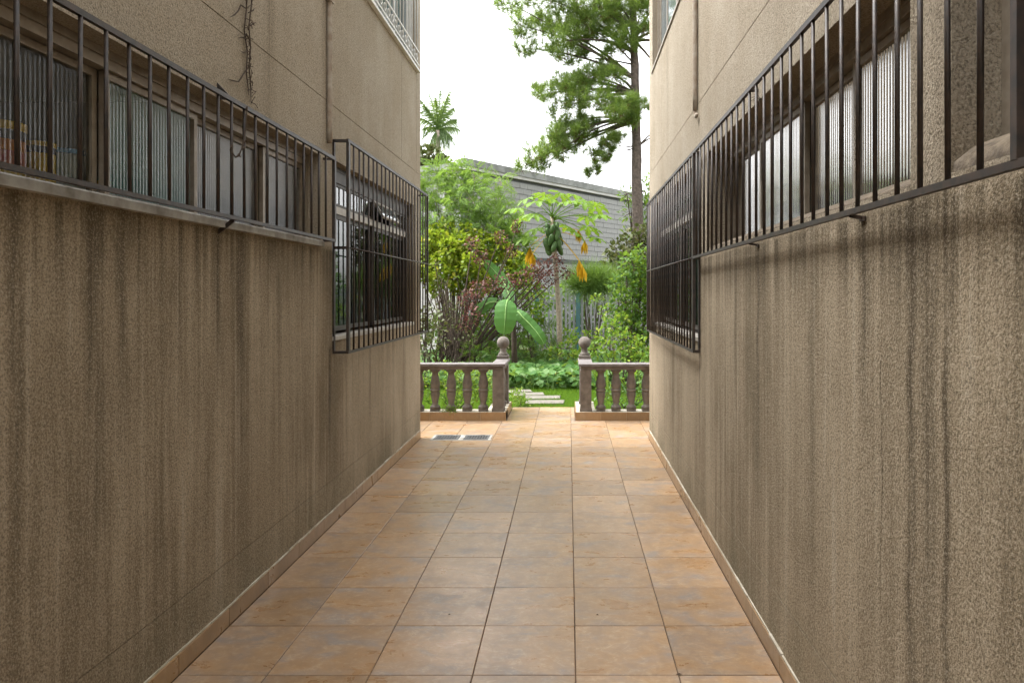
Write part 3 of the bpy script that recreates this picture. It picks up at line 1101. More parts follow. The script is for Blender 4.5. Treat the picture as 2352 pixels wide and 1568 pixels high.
# ------------------------------------------------------------------ balustrades
prof = [(.050, 0), (.050, .028), (.040, .034), (.030, .050), (.029, .066), (.034, .10), (.043, .145), (.047, .185), (.044, .200),
        (.038, .207), (.051, .213), (.053, .222), (.051, .231), (.039, .236), (.044, .25), (.049, .275), (.048, .305), (.041, .35), (.033, .39), (.030, .415), (.033, .432), (.044, .44), (.050, .446), (.050, .466)]
bal_me = MB().lathe([(r_ * 1.2, z_) for r_, z_ in prof], 14).mesh('baluster', M['stone'], True)
bal_sq = None


def balustrade(label, xin, xout, sgn, bx, post_c):
    """front run along X, a short run back along the path; sgn=+1 when it runs to the right"""
    b = empty('balustrade', (xin, 8.18, 0))
    tag(b, label, 'balustrade', 'stone balustrades at the garden steps')
    ox, oy = xin, 8.18
    yb = 9.02
    a0, a1 = sorted((xin, xout))
    m = MB()
    m.box((a0 - ox, .010, -.06), (a1 - ox, .24, .097))
    s0, s1 = sorted((xin, xin + sgn * .24))
    m.box((s0 - ox + (.010 if sgn > 0 else 0), .24, -.06), (s1 - ox - (.010 if sgn < 0 else 0), yb - oy, .097))
    m.build('plinth', M['skirt_cap'], b)
    # facing tiles on the front and on the side of the plinth
    n = int(abs(xout - xin) / .3) + 1
    for i in range(n):
        x = xin + sgn * i * .302
        x2 = xin + sgn * min((i + 1) * .302 - .003, abs(xout - xin))
        p, q = sorted((x, x2))
        MB().box((p - ox, 0, .0015), (q - ox, .0095, .1)).build('facing_tile', M['tile_edge'], b)
    for i in range(3):
        y = .0115 + i * .276
        xa = 0 if sgn > 0 else -.0095
        MB().box((xa, y, .0015), (xa + .0095, y + .273, .1)).build('facing_tile', M['tile_edge'], b)
    pc = post_c - ox
    yf = .115
    for y in (yf, .70):
        MB().bbox((pc - .066, y - .066, .097), (pc + .066, y + .066, .592), .004).build('post', M['stone'], b)
        MB().box((pc - .074, y - .074, .0972), (pc + .074, y + .074, .135)).build('post_base', M['stone'], b)
    # rails: front run and side run, each a moulded beam
    r0, r1 = sorted((post_c - sgn * .085, xout))
    for (w, za, zb, mt) in ((.060, .5925, .636, 'stone'), (.085, .6362, .668, 'stone_top')):
        q = MB()
        q.bbox((min(pc - sgn * w, xout - ox), yf - w, za), (max(pc - sgn * w, xout - ox), yf + w, zb), .006)
        q.bbox((pc - w, yf + w, za), (pc + w, .70 + w, zb), .006)
        q.build('rail', M[mt], b)
    for x in bx:
        link('baluster', bal_me, b, (x - ox, yf, .1265))
        MB().box((x - ox - .052, yf - .052, .0972), (x - ox + .052, yf + .052, .1265)).build('baluster_base', M['stone'], b)
    for y in (.31, .50):
        link('baluster', bal_me, b, (pc, y, .1265))
        MB().box((pc - .052, y - .052, .0972), (pc + .052, y + .052, .1265)).build('baluster_base', M['stone'], b)
    # ball finial on the rear post
    MB().bbox((pc - .074, .70 - .074, .6684), (pc + .074, .70 + .074, .715), .008).build('pedestal', M['stone'], b)
    fin = [(.062, .715), (.062, .735), (.045, .748), (.040, .770), (.043, .790)]
    nn = 14
    for k in range(2, nn + 1):
        a = math.pi * k / nn
        fin.append((max(.001, .080 * math.sin(a)), .872 - .080 * math.cos(a)))
    MB().lathe(fin, 24, (pc, .70, 0)).build('ball_finial', M['stone'], b, True)
    return b


bl_x = [-1.02 - .192 * k for k in range(10)]
br_x = [.385 + .182 * k for k in range(10)]
balustrade('stone balustrade with ball finial left of the garden path', -.74, -3.2, -1, bl_x, -.838)
balustrade('stone balustrade with ball finial right of the garden path', .08, 2.2, 1, br_x, .205)

# ------------------------------------------------------------------ lawn and stepping stones
def blades(n, x0, x1, y0, y1, h0, h1, keep=None):
    x = NR.uniform(x0, x1, n)
    y = NR.uniform(y0, y1, n)
    if keep is not None:
        k = keep(x, y)
        x, y = x[k], y[k]
    pos = np.stack([x, y, np.full(len(x), -.07)], 1)
    d = NR.normal(size=(len(x), 3)) * .35
    d[:, 2] = 1
    return pos, d, NR.uniform(h0, h1, len(x))


steps = [((1250, 925), .54, .30, 2), ((1246, 914.5), .50, .30, 5), ((1214, 907), .46, .28, 9), ((1190, 900), .42, .27, 14), ((1160, 893), .40, .26, 20)]
stones = []
lab = ['nearest stepping stone slab, flush with the tiled landing edge', 'second stepping stone slab out from the tiled landing', 'third stepping stone slab, shifted left in the lawn',
       'fourth stepping stone slab, beside the left balustrade', 'farthest stepping stone slab, half hidden by the balustrade']
for i, ((u, v), w, d, a) in enumerate(steps):
    y = (CAMH + .045) * FPX / (v - VPY)
    x = (u - VPX) / FPX * y
    m = MB()
    c = [(-w / 2, -d / 2), (w / 2, -d / 2 + rnd.uniform(-.02, .02)), (w / 2 + rnd.uniform(-.03, .03), d / 2), (-w / 2 + rnd.uniform(-.03, .03), d / 2)]
    m.add([(p[0], p[1], -.05) for p in c] + [(p[0], p[1], -.004) for p in c] + [(p[0] * .985, p[1] * .975, 0) for p in c],
          [(3, 2, 1, 0), (8, 9, 10, 11)] + [(k + j, k + (j + 1) % 4, k + 4 + (j + 1) % 4, k + 4 + j) for k in (0, 4) for j in range(4)])
    o = m.build('stepping_stone', M['paver'], None, loc=(x, y, -.045 + .02), rot=(0, 0, R(a)))
    tag(o, lab[i], 'stone', 'stepping stones')
    stones.append((x, y, max(w, .1) / 2, d / 2, R(a)))


def off_stones(x, y):
    k = np.ones(len(x), bool)
    for sx, sy, a, b, r in stones:
        c, s_ = math.cos(-r), math.sin(-r)
        dx, dy = x - sx, y - sy
        lx, ly = dx * c - dy * s_, dx * s_ + dy * c
        k &= ~((abs(lx) < a) & (abs(ly) < b))
    k &= ~((x > -1.0) & (x < .34) & (y < 9.18))
    k &= ~((x < -.98) & (y < 8.45)) & ~((x > .34) & (y < 8.45))
    return k


pos, d, sz = blades(190000, -3.6, 3.2, 8.45, 12.6, .035, .075, off_stones)
up = NR.normal(size=(len(pos), 3))
v, f = scatter([(0, -.07, 0), (0, .07, 0), (1, 0, .12)], [(0, 1, 2)], pos, d, up, sz)
tag(link('lawn', np_mesh('lawn', v, f, M['lawn'])), 'short bright green lawn beside the stepping stones', 'lawn', kind='stuff')

# ------------------------------------------------------------------ squash patch
SQ = []
a_n = 14
sqv = [(0, 0, -.06)] + [((.5 + .06 * math.cos(5 * 2 * math.pi * k / a_n)) * math.cos(2 * math.pi * k / a_n), (.5 + .06 * math.cos(5 * 2 * math.pi * k / a_n)) * math.sin(2 * math.pi * k / a_n), .03 * math.sin(3 * k)) for k in range(a_n)]
sqf = [(0, 1 + k, 1 + (k + 1) % a_n) for k in range(a_n)]


def patch(name, label, n, region, hmin, hmax, size, mat, flowers=0):
    p = region(n)
    z = NR.uniform(hmin, hmax, len(p))
    pos = np.stack([p[:, 0], p[:, 1], z], 1)
    nrm = NR.normal(size=(len(p), 3)) * .38
    nrm[:, 2] += 1
    nrm[:, 1] -= .35
    t = np.cross(nrm, NR.normal(size=(len(p), 3)))
    v, f = scatter(sqv, sqf, pos, t, nrm, NR.uniform(size * .6, size * 1.25, len(p)))
    o = link(name, np_mesh(name, v, f, mat))
    tag(o, label, 'ground cover', kind='stuff')
    # stalks
    st = MB()
    for q in pos[::3]:
        st.tube([(q[0], q[1], -.07), (q[0] + rnd.uniform(-.03, .03), q[1], q[2])], .005, 4, False)
    tag(st.build('stalks', M['bananarib'], o), kind='stuff')
    return o


def reg_main(n):
    y = NR.uniform(11.1, 15.5, n)
    x = NR.uniform(-3.4, 2.6, n)
    return np.stack([x, y], 1)


patch('squash_patch', 'low patch of broad round squash leaves beyond the lawn', 9500, reg_main, -.02, .24, .11, M['squash'])


def flower(u, v, y, i):
    p = P(u, v, y)
    m = MB()
    n = 5
    for k in range(n):
        a = 2 * math.pi * k / n
        c, s_ = math.cos(a), math.sin(a)
        c2, s2 = math.cos(a + .5), math.sin(a + .5)
        c3, s3 = math.cos(a - .5), math.sin(a - .5)
        m.add([(0, 0, -.05), (.02 * c3, .02 * s3, 0), (.045 * c, .045 * s_, .05), (.02 * c2, .02 * s2, 0)], [(0, 1, 2), (0, 2, 3)])
    o = m.build('squash_flower', M['flower'], None, loc=p, rot=(R(rnd.uniform(20, 50)), R(rnd.uniform(-20, 20)), rnd.random() * 6))
    tag(o, 'small yellow squash flower among the broad leaves by the lawn', 'flower', 'yellow squash flowers')


for i, (u, v, y) in enumerate([(1278, 858, 11.8), (1317, 862, 11.5), (1281, 877, 11.35), (1200, 880, 11.35), (1215, 872, 11.6), (1305, 848, 12.6), (1240, 850, 12.5), (1320, 853, 11.9)]):
    flower(u, v, y, i)


# ------------------------------------------------------------------ shrubs and trees
def cloud(c, r, n, flat=1.0):
    """points spread through an ellipsoid, denser outside"""
    d = unit(NR.normal(size=(n, 3)))
    q = NR.uniform(0.25, 1, n) ** .6
    r = np.asarray(r if hasattr(r, '__len__') else (r, r, r * flat), float)
    return np.asarray(c, float) + d * q[:, None] * r, d


def shrub(name, label, cat, base, clumps, per, size, mat, bark=None, tpl=LEAF, width=None, stem_r=.02, up=.25, group=None, seedjit=.12, leafpart='foliage'):
    """clumps: (centre, radius). one stem to each clump, leaves around them"""
    base = Vector(base)
    o = empty(name, base)
    tag(o, label, cat, group)
    st = MB()
    P_, D_ = [], []
    for c, r in clumps:
        c = Vector(c)
        mid = base.lerp(c, .5) + Vector((rnd.uniform(-1, 1), rnd.uniform(-1, 1), rnd.uniform(0, 1))) * seedjit
        pts = bez(base + Vector((rnd.uniform(-.06, .06), rnd.uniform(-.06, .06), 0)), mid, c, 7)
        st.tube([p - base for p in pts], [stem_r * (1 - .75 * i / 7) for i in range(8)], 5)
        n = max(14, int(3.0 * per * (r if not hasattr(r, '__len__') else r[0]) ** 2))
        p, d = cloud(c, r, n)
        for k in range(5):
            e = c + Vector(d[k]) * (r if not hasattr(r, '__len__') else r[0]) * .8
            st.tube([q - base for q in (c, (c + e) / 2 + Vector((0, 0, .03)), e)], [stem_r * .3, stem_r * .22, .003], 4, False)
        P_.append(p)
        D_.append(d * .8 + NR.normal(size=d.shape) * .6 + np.array([0, 0, up]))
    st.build('stem', bark or M['bark'], o)
    p = np.concatenate(P_) - np.array(base)
    d = np.concatenate(D_)
    s_ = NR.uniform(size * .6, size * 1.2, len(p))
    me = leaf_mesh(leafpart, p, d, s_, mat, tpl, None if width is None else s_ * width)
    link(leafpart, me, o)
    return o


def C(u, v, y, r):
    return (P(u, v, y), r)


# pine -----------------------------------------------------------------
def pine():
    base = Vector((1.98, 20.0, -.07))
    o = empty('pine_tree', base)
    tag(o, 'tall pine with bare trunk and long needles rising above the block wall', 'tree')
    tr = [Vector((1.98, 20, -.07)), P(1466, 560, 20), P(1462, 400, 20), P(1460, 280, 20), P(1457, 150, 20), P(1455, 40, 20), P(1452, -90, 20), P(1446, -220, 20), P(1440, -340, 20)]
    fine = []
    for i in range(len(tr) - 1):
        for k in range(4):
            fine.append(tr[i].lerp(tr[i + 1], k / 4) + Vector((rnd.uniform(-.015, .015), rnd.uniform(-.015, .015), 0)))
    fine.append(tr[-1])
    n = len(fine)
    MB().tube([p - base for p in fine], [.175 - .12 * (i / n) + rnd.uniform(-.008, .008) for i in range(n)], 12).build('trunk', M['bark_pine'], o, True)
    br = MB()
    cl = []

    def limb(v0, ends, r0=.05, sag=.4):
        """limb from the trunk at picture height v0 through the first end, with side shoots to the others"""
        k = min(range(n), key=lambda i: abs(fine[i].z - (CAMH + (VPY - v0) / FPX * 20)))
        a = fine[k]
        for (u, v, dy, r) in ends:
            e = P(u, v, 20 + dy)
            mid = a.lerp(e, .45) + Vector((0, dy * .1, sag * rnd.uniform(.4, 1.2)))
            pts = bez(a, mid, e, 9)
            br.tube([p - base for p in pts], [r0 * (1 - .8 * i / 9) for i in range(10)], 6)
            cl.append((e, r))
            cl.append((pts[7] + Vector((rnd.uniform(-.1, .1), rnd.uniform(-.3, .3), .1)), r * .55))

    # top mass
    limb(175, [(1170, 8, .3, .42), (1195, 60, -.3, .45), (1212, 112, .2, .36), (1250, 55, .8, .5)], .05, .5)
    limb(120, [(1275, 100, -.6, .5), (1300, 40, .2, .55), (1330, 95, .7, .45), (1235, -10, -.4, .55)], .05, .5)
    limb(60, [(1345, 15, -.5, .55), (1385, 60, .6, .42), (1300, -55, .3, .6), (1400, 5, -.3, .5)], .045, .4)
    limb(95, [(1420, 70, -.6, .36), (1440, 108, -.5, .30), (1472, 62, -.6, .34), (1405, 118, -.4, .26), (1476, 15, -.6, .4), (1385, 25, -.6, .4)], .025, .15)
    limb(0, [(1350, -100, .2, .6), (1420, -80, -.6, .6), (1230, -110, .2, .6), (1470, -30, .8, .5)], .045, .3)
    limb(150, [(1310, 130, .4, .36), (1345, 60, -.4, .4), (1432, 28, .6, .38)], .03, .2)
    # bright middle mass
    limb(215, [(1238, 208, .2, .30), (1262, 215, -.4, .36), (1290, 185, .3, .34), (1320, 215, -.5, .42), (1285, 250, .2, .38)], .045, .25)
    limb(200, [(1345, 175, -.3, .36), (1380, 160, .2, .40), (1405, 180, -.6, .36), (1355, 232, -.7, .40), (1330, 195, .5, .36)], .04, .3)
    limb(235, [(1435, 245, -.9, .42), (1465, 245, -.8, .36), (1410, 262, -1.0, .32), (1450, 275, -.8, .28), (1395, 235, -.8, .30)], .03, .15)
    # lower drooping limb
    limb(285, [(1205, 382, .3, .30), (1230, 350, -.2, .38), (1262, 335, .4, .40), (1290, 345, -.4, .36), (1245, 378, .1, .30)], .045, .55)
    limb(278, [(1310, 305, .2, .40), (1340, 300, -.4, .34), (1275, 305, -.3, .34), (1330, 335, .3, .28), (1290, 285, .2, .3)], .04, .35)
    limb(330, [(1400, 322, -.4, .24), (1418, 312, .2, .22)], .014, .1)
    limb(345, [(1372, 390, .3, .16), (1392, 360, -.3, .2), (1362, 350, .1, .2), (1350, 398, .2, .12)], .014, .25)
    # hidden right and back of the crown
    limb(100, [(1560, 60, .5, .5), (1600, 130, -.4, .5), (1540, -20, .2, .55), (1530, 190, .3, .4)], .05, .4)
    limb(20, [(1500, -120, 1.2, .6), (1380, -170, .9, .6), (1580, -90, -.5, .6), (1440, -210, .1, .7), (1290, -170, .3, .6), (1400, -270, -.3, .6), (1450, -330, .2, .6), (1500, -260, .2, .6)], .05, .3)
    limb(330, [(1540, 300, .3, .3), (1560, 260, .2, .35)], .03, .3)
    br.build('branch', M['bark_pine'], o)
    # needle tufts: each a burst of long thin needles round a shoot tip
    tp, td = [], []
    for c, r in cl:
        nt = int(135 * r * r) + 7
        p, d = cloud(c, (r * 1.12, r * 1.12, r * .85), nt)
        tp.append(p)
        td.append(d * .5 + np.array([0, -.1, .75]) + NR.normal(size=d.shape) * .3)
    tp, td = np.concatenate(tp), unit(np.concatenate(td))
    K = 44
    nt = len(tp)
    nd = unit(NR.normal(size=(nt, K, 3)) * .8 + td[:, None, :] * .75)
    start = tp[:, None, :] + td[:, None, :] * NR.uniform(-.1, .05, (nt, K, 1))
    pos = start.reshape(-1, 3) - np.array(base)
    dirs = nd.reshape(-1, 3)
    L = NR.uniform(.17, .32, len(pos))
    v, f = scatter([(0, -.5, 0), (0, .5, 0), (1, 0, 0)], [(0, 1, 2)], pos, dirs, NR.normal(size=pos.shape), L, np.full(len(pos), .011))
    link('crown', np_mesh('crown', v, f, M['pine']), o)
    # dry brown needles held inside
    k = NR.choice(nt, nt // 2, replace=False)
    pos = np.repeat(tp[k] - td[k] * .16, 12, 0) - np.array(base)
    dirs = NR.normal(size=pos.shape) + np.array([0, 0, -.5])
    v, f = scatter([(0, -.5, 0), (0, .5, 0), (1, 0, 0)], [(0, 1, 2)], pos, dirs, NR.normal(size=pos.shape), NR.uniform(.08, .15, len(pos)), np.full(len(pos), .009))
    link('dry_needles', np_mesh('dry_needles', v, f, M['pine_dry']), o)


pine()


# papaya ---------------------------------------------------------------
def papaya():
    y = 13.5
    base = P(1287, 838, y)
    base.z = -.07
    o = empty('papaya_tree', base)
    tag(o, 'slender papaya tree with green fruit under a crown of lobed leaves', 'tree')
    top = P(1268, 498, y)
    tp = [base, P(1285, 760, y), P(1282, 690, y), P(1277, 620, y), P(1272, 560, y), top]
    MB().tube([p - base for p in tp], [.058, .052, .048, .046, .05, .03], 9).build('trunk', M['bark_pale'], o, True)
    # fruit
    for i in range(20):
        a = i * 2.4 + rnd.uniform(-.3, .3)
        t = i / 20
        v = 588 - 62 * t
        c = P(1273 - 3 * t, v - 14, y)
        r = .135 - .04 * t + rnd.uniform(-.02, .02)
        s_ = rnd.uniform(1.0, 1.4) * (1 - .35 * t)
        q = Vector((math.cos(a) * r, math.sin(a) * r, 0))
        m = MB().lathe([(.006, .10), (.03, .085), (.05, .05), (.056, 0), (.048, -.05), (.028, -.085), (.004, -.10)], 10)
        ob = m.build('fruit', M['fruit'], o, True, loc=c + q - base, rot=(-math.sin(a) * -.35, math.cos(a) * -.35, a))
        ob.scale = (s_, s_, s_ * 1.15)
    # leaves
    def blade(n_lobes=7, rad=.27):
        V, F = [(0, 0, 0)], []
        for k in range(n_lobes):
            a = R(-138 + 276 * k / (n_lobes - 1))
            L = rad * (1.0 if 0 < k < n_lobes - 1 else .75)
            c, s_ = math.cos(a), math.sin(a)
            pts = [(.18, .08), (.42, .12), (.55, .27), (.68, .14), (.8, .20), (1.0, 0), (.8, -.20), (.68, -.14), (.55, -.27), (.42, -.12), (.18, -.08)]
            n0 = len(V)
            for (x, w) in pts:
                V.append(((x * c - w * s_) * L, (x * s_ + w * c) * L, -.36 * (x * L) ** 2 / rad + abs(w) * .06))
            V.append((.6 * L * c, .6 * L * s_, -.36 * (.6 * L) ** 2 / rad - .004))
            ci = len(V) - 1
            F.append((0, n0, n0 + 10))
            F.append((n0, ci, n0 + 10))
            for j in range(10):
                F.append((n0 + j, n0 + j + 1, ci))
        return V, F
    BV, BF = blade(7, .29)
    targets = [(1188, 478, -.25), (1212, 455, .2), (1236, 462, -.35), (1252, 448, .3), (1285, 444, -.1), (1318, 447, .25), (1340, 462, -.3), (1365, 470, .1), (1372, 492, -.2),
               (1305, 462, -.5), (1270, 458, -.4), (1228, 492, -.55), (1350, 522, -.1), (1322, 532, -.3), (1215, 545, .2), (1232, 525, -.2), (1366, 545, .2), (1302, 520, .4), (1345, 498, .35), (1195, 500, .3)]
    for (u, v, dy) in targets:
        e = P(u, v, y + dy)
        a = P(1270 + rnd.uniform(-4, 4), 512 + rnd.uniform(-20, 6), y)
        pts = bez(a, a.lerp(e, .5) + Vector((0, 0, .10)), e, 6)
        lf = MB().tube([p - base for p in pts], [.011, .010, .009, .008, .007, .006, .005], 5).build('petiole', M['papaya'], o)
        d = (e - a)
        yaw = math.atan2(d.y, d.x)
        q = MB().add(BV, BF).build('leaf', M['papaya'], o, loc=e - base, rot=(rnd.uniform(-.35, .35) , rnd.uniform(.0, .5), yaw))
        sc = rnd.uniform(.85, 1.15)
        q.scale = (sc, sc, sc)
    # withered leaves hanging
    for (u, v, L) in [(1217, 568, .44), (1328, 528, .28), (1343, 552, .30), (1330, 596, .38), (1338, 610, .34), (1222, 584, .30)]:
        c = P(u, v, y + rnd.uniform(-.2, .2))
        m = MB()
        for k in range(16):
            a = rnd.uniform(-.33, .33)
            b_ = rnd.uniform(-.33, .33)
            w = L * .085
            e = Vector((a * L * .7, b_ * L * .7, -L * rnd.uniform(.7, 1)))
            mid = e * .5 + Vector((a * .06, b_ * .06, 0))
            sd = Vector((rnd.uniform(-1, 1), rnd.uniform(-1, 1), 0)).normalized() * w
            m.add([(0, 0, 0), mid + sd, e, mid - sd, mid + Vector((.02, .02, .01))], [(0, 1, 4), (1, 2, 4), (2, 3, 4), (3, 0, 4)])
        ob = m.build('withered_leaf', M['dryleaf'], o, loc=c - base)
        ob['label'] = 'withered yellow leaf hanging down'
        a = P(1271, 530, y)
        pts = bez(a, (a + c) / 2 + Vector((0, 0, .06)), c, 5)
        MB().tube([p - base for p in pts], .005, 4).build('petiole', M['dryleaf'], o)


papaya()


# banana ---------------------------------------------------------------
def banana_leaf(o, base, pts, w, t0_=.12, mat='banana'):
    """pts: midrib from base to tip in world"""
    pts = [Vector(p) for p in pts]
    # resample with catmull-like bezier
    fine = []
    for i in range(len(pts) - 1):
        p0 = pts[max(0, i - 1)]; p1 = pts[i]; p2 = pts[i + 1]; p3 = pts[min(len(pts) - 1, i + 2)]
        for k in range(6):
            t = k / 6
            fine.append(.5 * ((2 * p1) + (p2 - p0) * t + (2 * p0 - 5 * p1 + 4 * p2 - p3) * t * t + (3 * p1 - p0 - 3 * p2 + p3) * t ** 3))
    fine.append(pts[-1])
    n = len(fine)
    V, F = [], []
    for i, p in enumerate(fine):
        t = i / (n - 1)
        tg = (fine[min(n - 1, i + 1)] - fine[max(0, i - 1)]).normalized()
        side = tg.cross(Vector((0, -1, .35)))
        side.normalize()
        nor = side.cross(tg)
        if nor.y > 0: nor = -nor
        q_ = max(0.0, (t - t0_) / (1 - t0_))
        prof_ = max(.004, w * min(1, q_ / .3) ** .55 * (1 - max(0, (q_ - .6) / .4) ** 2.2) ** .5)
        a = prof_ * rnd.uniform(.94, 1.03)
        rip = .01 * math.sin(i * 2.2)
        for s_ in (-1, -.5, 0, .5, 1):
            V.append(p + side * (a * s_) - nor * (abs(s_) ** 1.5 * a * .16) + nor * (rip * abs(s_)) - base)
    for i in range(n - 1):
        for k in range(4):
            F.append((5 * i + k, 5 * i + k + 1, 5 * i + 6 + k, 5 * i + 5 + k))
    lf = MB().add(V, F).build('leaf', M[mat], o, True)
    MB().tube([p - base + Vector((0, -.006, .0)) for p in fine], [.018 * (1 - .85 * i / n) for i in range(n)], 5).build('midrib', M['bananarib'], lf)
    return lf


def banana():
    y = 12.6
    base = P(1182, 835, y)
    base.z = -.07
    o = empty('banana_plant', base)
    tag(o, 'young banana plant with one broad pale leaf facing the passage', 'plant')
    MB().tube([Vector((0, 0, 0)), P(1181, 790, y) - base, P(1179, 745, y) - base, P(1177, 715, y) - base], [.06, .052, .04, .025], 9).build('stem', M['bark'], o, True)
    t0 = P(1178, 730, y)
    banana_leaf(o, base, [t0, P(1173, 706, y), P(1167, 688, y - .15), P(1162, 704, y - .3), P(1160, 735, y - .38), P(1157, 768, y - .38)], .20, .40)
    banana_leaf(o, base, [t0, P(1150, 698, y + .4), P(1125, 695, y + .5), P(1100, 712, y + .5), P(1085, 732, y + .5), P(1072, 750, y + .5)], .11)
    banana_leaf(o, base, [t0, P(1188, 716, y - .1), P(1200, 728, y - .2), P(1220, 748, y - .25), P(1238, 770, y - .3), P(1250, 790, y - .3)], .115)
    banana_leaf(o, base, [t0, P(1172, 690, y + .6), P(1158, 650, y + 1.0), P(1135, 622, y + 1.1), P(1112, 598, y + 1.1)], .12)


banana()

# left side: feathery tree, yellow-green shrub, purple shrub -----------
FT = frond_template(10, .22, .07, .3)
yb = 15.0
shrub('feathery_tree', 'airy light green feathery tree in front of the block wall', 'tree', (P(1040, 840, yb).x, yb, -.07),
      [C(1000, 440, 15, .42), C(1045, 420, 15.4, .42), C(1080, 455, 14.8, .45), C(1020, 490, 14.6, .5), C(1065, 505, 15.2, .48), C(1110, 470, 15.2, .40), C(1140, 505, 15.0, .36),
       C(1150, 450, 15.6, .25), C(1120, 535, 14.8, .4), C(1170, 545, 15, .3), C(990, 540, 14.8, .4), C(1050, 550, 15.4, .4), C(1090, 410, 15.2, .3), C(960, 480, 15, .5), C(930, 420, 15, .5), C(1030, 395, 15, .25), C(1005, 400, 15.2, .3), C(1060, 388, 15.3, .2), C(1165, 480, 15.3, .3), C(1190, 520, 15.2, .28), C(1150, 420, 15.6, .2), C(1140, 560, 15.2, .36), C(1195, 565, 15.3, .28)],
      230, .26, M['feather'], M['bark_pale'], FT, stem_r=.022, up=.1)
yb = 14.0
shrub('yellow_shrub', 'yellow green leafy shrub behind the left balustrade', 'shrub', (P(1040, 840, yb).x, yb, -.07),
      [C(1000, 585, 14, .30), C(1035, 575, 13.8, .30), C(1010, 620, 13.7, .30), C(1060, 600, 14.2, .28), C(1095, 575, 14.2, .26), C(1075, 635, 13.8, .22), C(990, 640, 14, .22), C(1120, 610, 14.3, .22),
       C(1150, 575, 14.4, .22), C(1185, 600, 14.3, .2), C(960, 600, 14, .3), C(1130, 640, 14, .2), C(1165, 632, 14.2, .2), C(1200, 640, 14.2, .18), C(1015, 555, 14.1, .26), C(1055, 560, 14, .24), C(1080, 610, 13.6, .24), C(1040, 635, 13.6, .22), C(1110, 655, 13.7, .18), C(990, 560, 14, .26), C(1025, 525, 14.2, .18), C(1070, 532, 14.3, .16), C(1000, 535, 14.3, .14), C(1105, 545, 14.4, .16), C(1140, 550, 14.4, .12), C(1045, 660, 13.7, .14), C(1000, 668, 13.8, .12)],
      1250, .105, M['yellowgreen'], M['bark'], stem_r=.026, up=.0, width=.85)
yb = 13.0
shrub('purple_shrub', 'purple leaved shrub arching right over the banana plant', 'shrub', (P(1045, 850, yb).x, yb, -.07),
      [C(1075, 690, 13, .20), C(1100, 665, 12.9, .20), C(1135, 655, 13, .18), C(1165, 650, 13.1, .18), C(1195, 640, 13, .17), C(1225, 625, 13.1, .18), C(1250, 615, 13.2, .18), C(1275, 605, 13.4, .18),
       C(1300, 625, 13.4, .14), C(1085, 725, 12.8, .18), C(1065, 745, 12.8, .16), C(1175, 575, 13.3, .14), C(1150, 545, 13.4, .14), C(1190, 520, 13.6, .14), C(1240, 645, 13.1, .16), C(1105, 590, 13.2, .18), C(1085, 560, 13.3, .16),
       C(1265, 640, 13.2, .14)],
      1250, .055, M['purple'], M['bark'], stem_r=.028, up=.0, width=.75)
yb = 12.6
o = shrub('bare_stemmed_shrub', 'tangle of brown bare stems behind the left balustrade', 'shrub', (P(1020, 850, yb).x, yb, -.07),
          [C(990, 690, 12.6, .16), C(1015, 650, 12.7, .14), C(1035, 700, 12.5, .14), C(1055, 760, 12.4, .16), C(985, 760, 12.4, .2), C(1010, 780, 12.3, .2), C(1045, 720, 12.8, .14), C(1000, 610, 12.9, .10), C(1075, 780, 12.3, .16), C(1025, 740, 12.3, .14), C(975, 720, 12.6, .2)],
          420, .07, M['olive'], M['bark'], stem_r=.02, width=.7, seedjit=.35)
st = MB()
bs = o.location
for i in range(34):
    a = Vector((bs.x + rnd.uniform(-.5, .55), bs.y + rnd.uniform(-.4, .4), -.07))
    e = a + Vector((rnd.uniform(-.45, .45), rnd.uniform(-.2, .2), rnd.uniform(.7, 1.9)))
    pts = bez(a, a.lerp(e, .5) + Vector((rnd.uniform(-.25, .25), 0, .1)), e, 6)
    st.tube([p - bs for p in pts], [rnd.uniform(.008, .02) * (1 - .7 * k / 6) for k in range(7)], 5, False)
st.build('twig', M['bark'], o)
shrub('grey_leaved_shrub', 'small grey green shrub at the left building corner', 'shrub', (P(985, 820, 11.6).x, 11.6, -.07),
      [C(985, 725, 11.6, .18), C(1000, 755, 11.5, .18), C(970, 760, 11.6, .2), C(990, 800, 11.5, .2), C(955, 730, 11.6, .2)], 500, .07, M['olive'], stem_r=.01)

# right side -----------------------------------------------------------
shrub('glossy_shrub', 'tall dark glossy leaved shrub against the right building corner', 'shrub', (P(1450, 840, 12.2).x, 12.2, -.07),
      [C(1455, 610, 12.2, .26), C(1478, 590, 12.4, .22), C(1440, 650, 12.1, .26), C(1470, 655, 12.3, .28), C(1432, 695, 12.0, .24), C(1460, 705, 12.2, .3), C(1485, 690, 12.4, .3), C(1420, 735, 11.9, .2),
       C(1450, 755, 12.0, .26), C(1480, 750, 12.2, .3), C(1500, 630, 12.4, .3), C(1520, 700, 12.4, .35), C(1412, 650, 12.4, .16), C(1438, 600, 12.5, .16), C(1500, 780, 12.2, .3)],
      900, .085, M['dark'], M['bark'], stem_r=.022, width=.8)
shrub('variegated_shrub', 'yellow and green mixed shrub right of the path behind the balustrade', 'shrub', (P(1425, 850, 11.2).x, 11.2, -.07),
      [C(1385, 770, 11.2, .16), C(1405, 750, 11.3, .16), C(1430, 780, 11.0, .18), C(1455, 800, 10.9, .18), C(1480, 800, 11, .2), C(1400, 800, 10.9, .16), C(1370, 800, 11.1, .14), C(1425, 735, 11.5, .14), C(1440, 820, 10.8, .16), C(1475, 835, 10.7, .16), C(1405, 832, 10.8, .14), C(1372, 690, 12.2, .12), C(1395, 715, 12, .14), C(1500, 820, 11, .2)],
      1050, .075, M['mid'], M['bark'], stem_r=.012, width=.7)
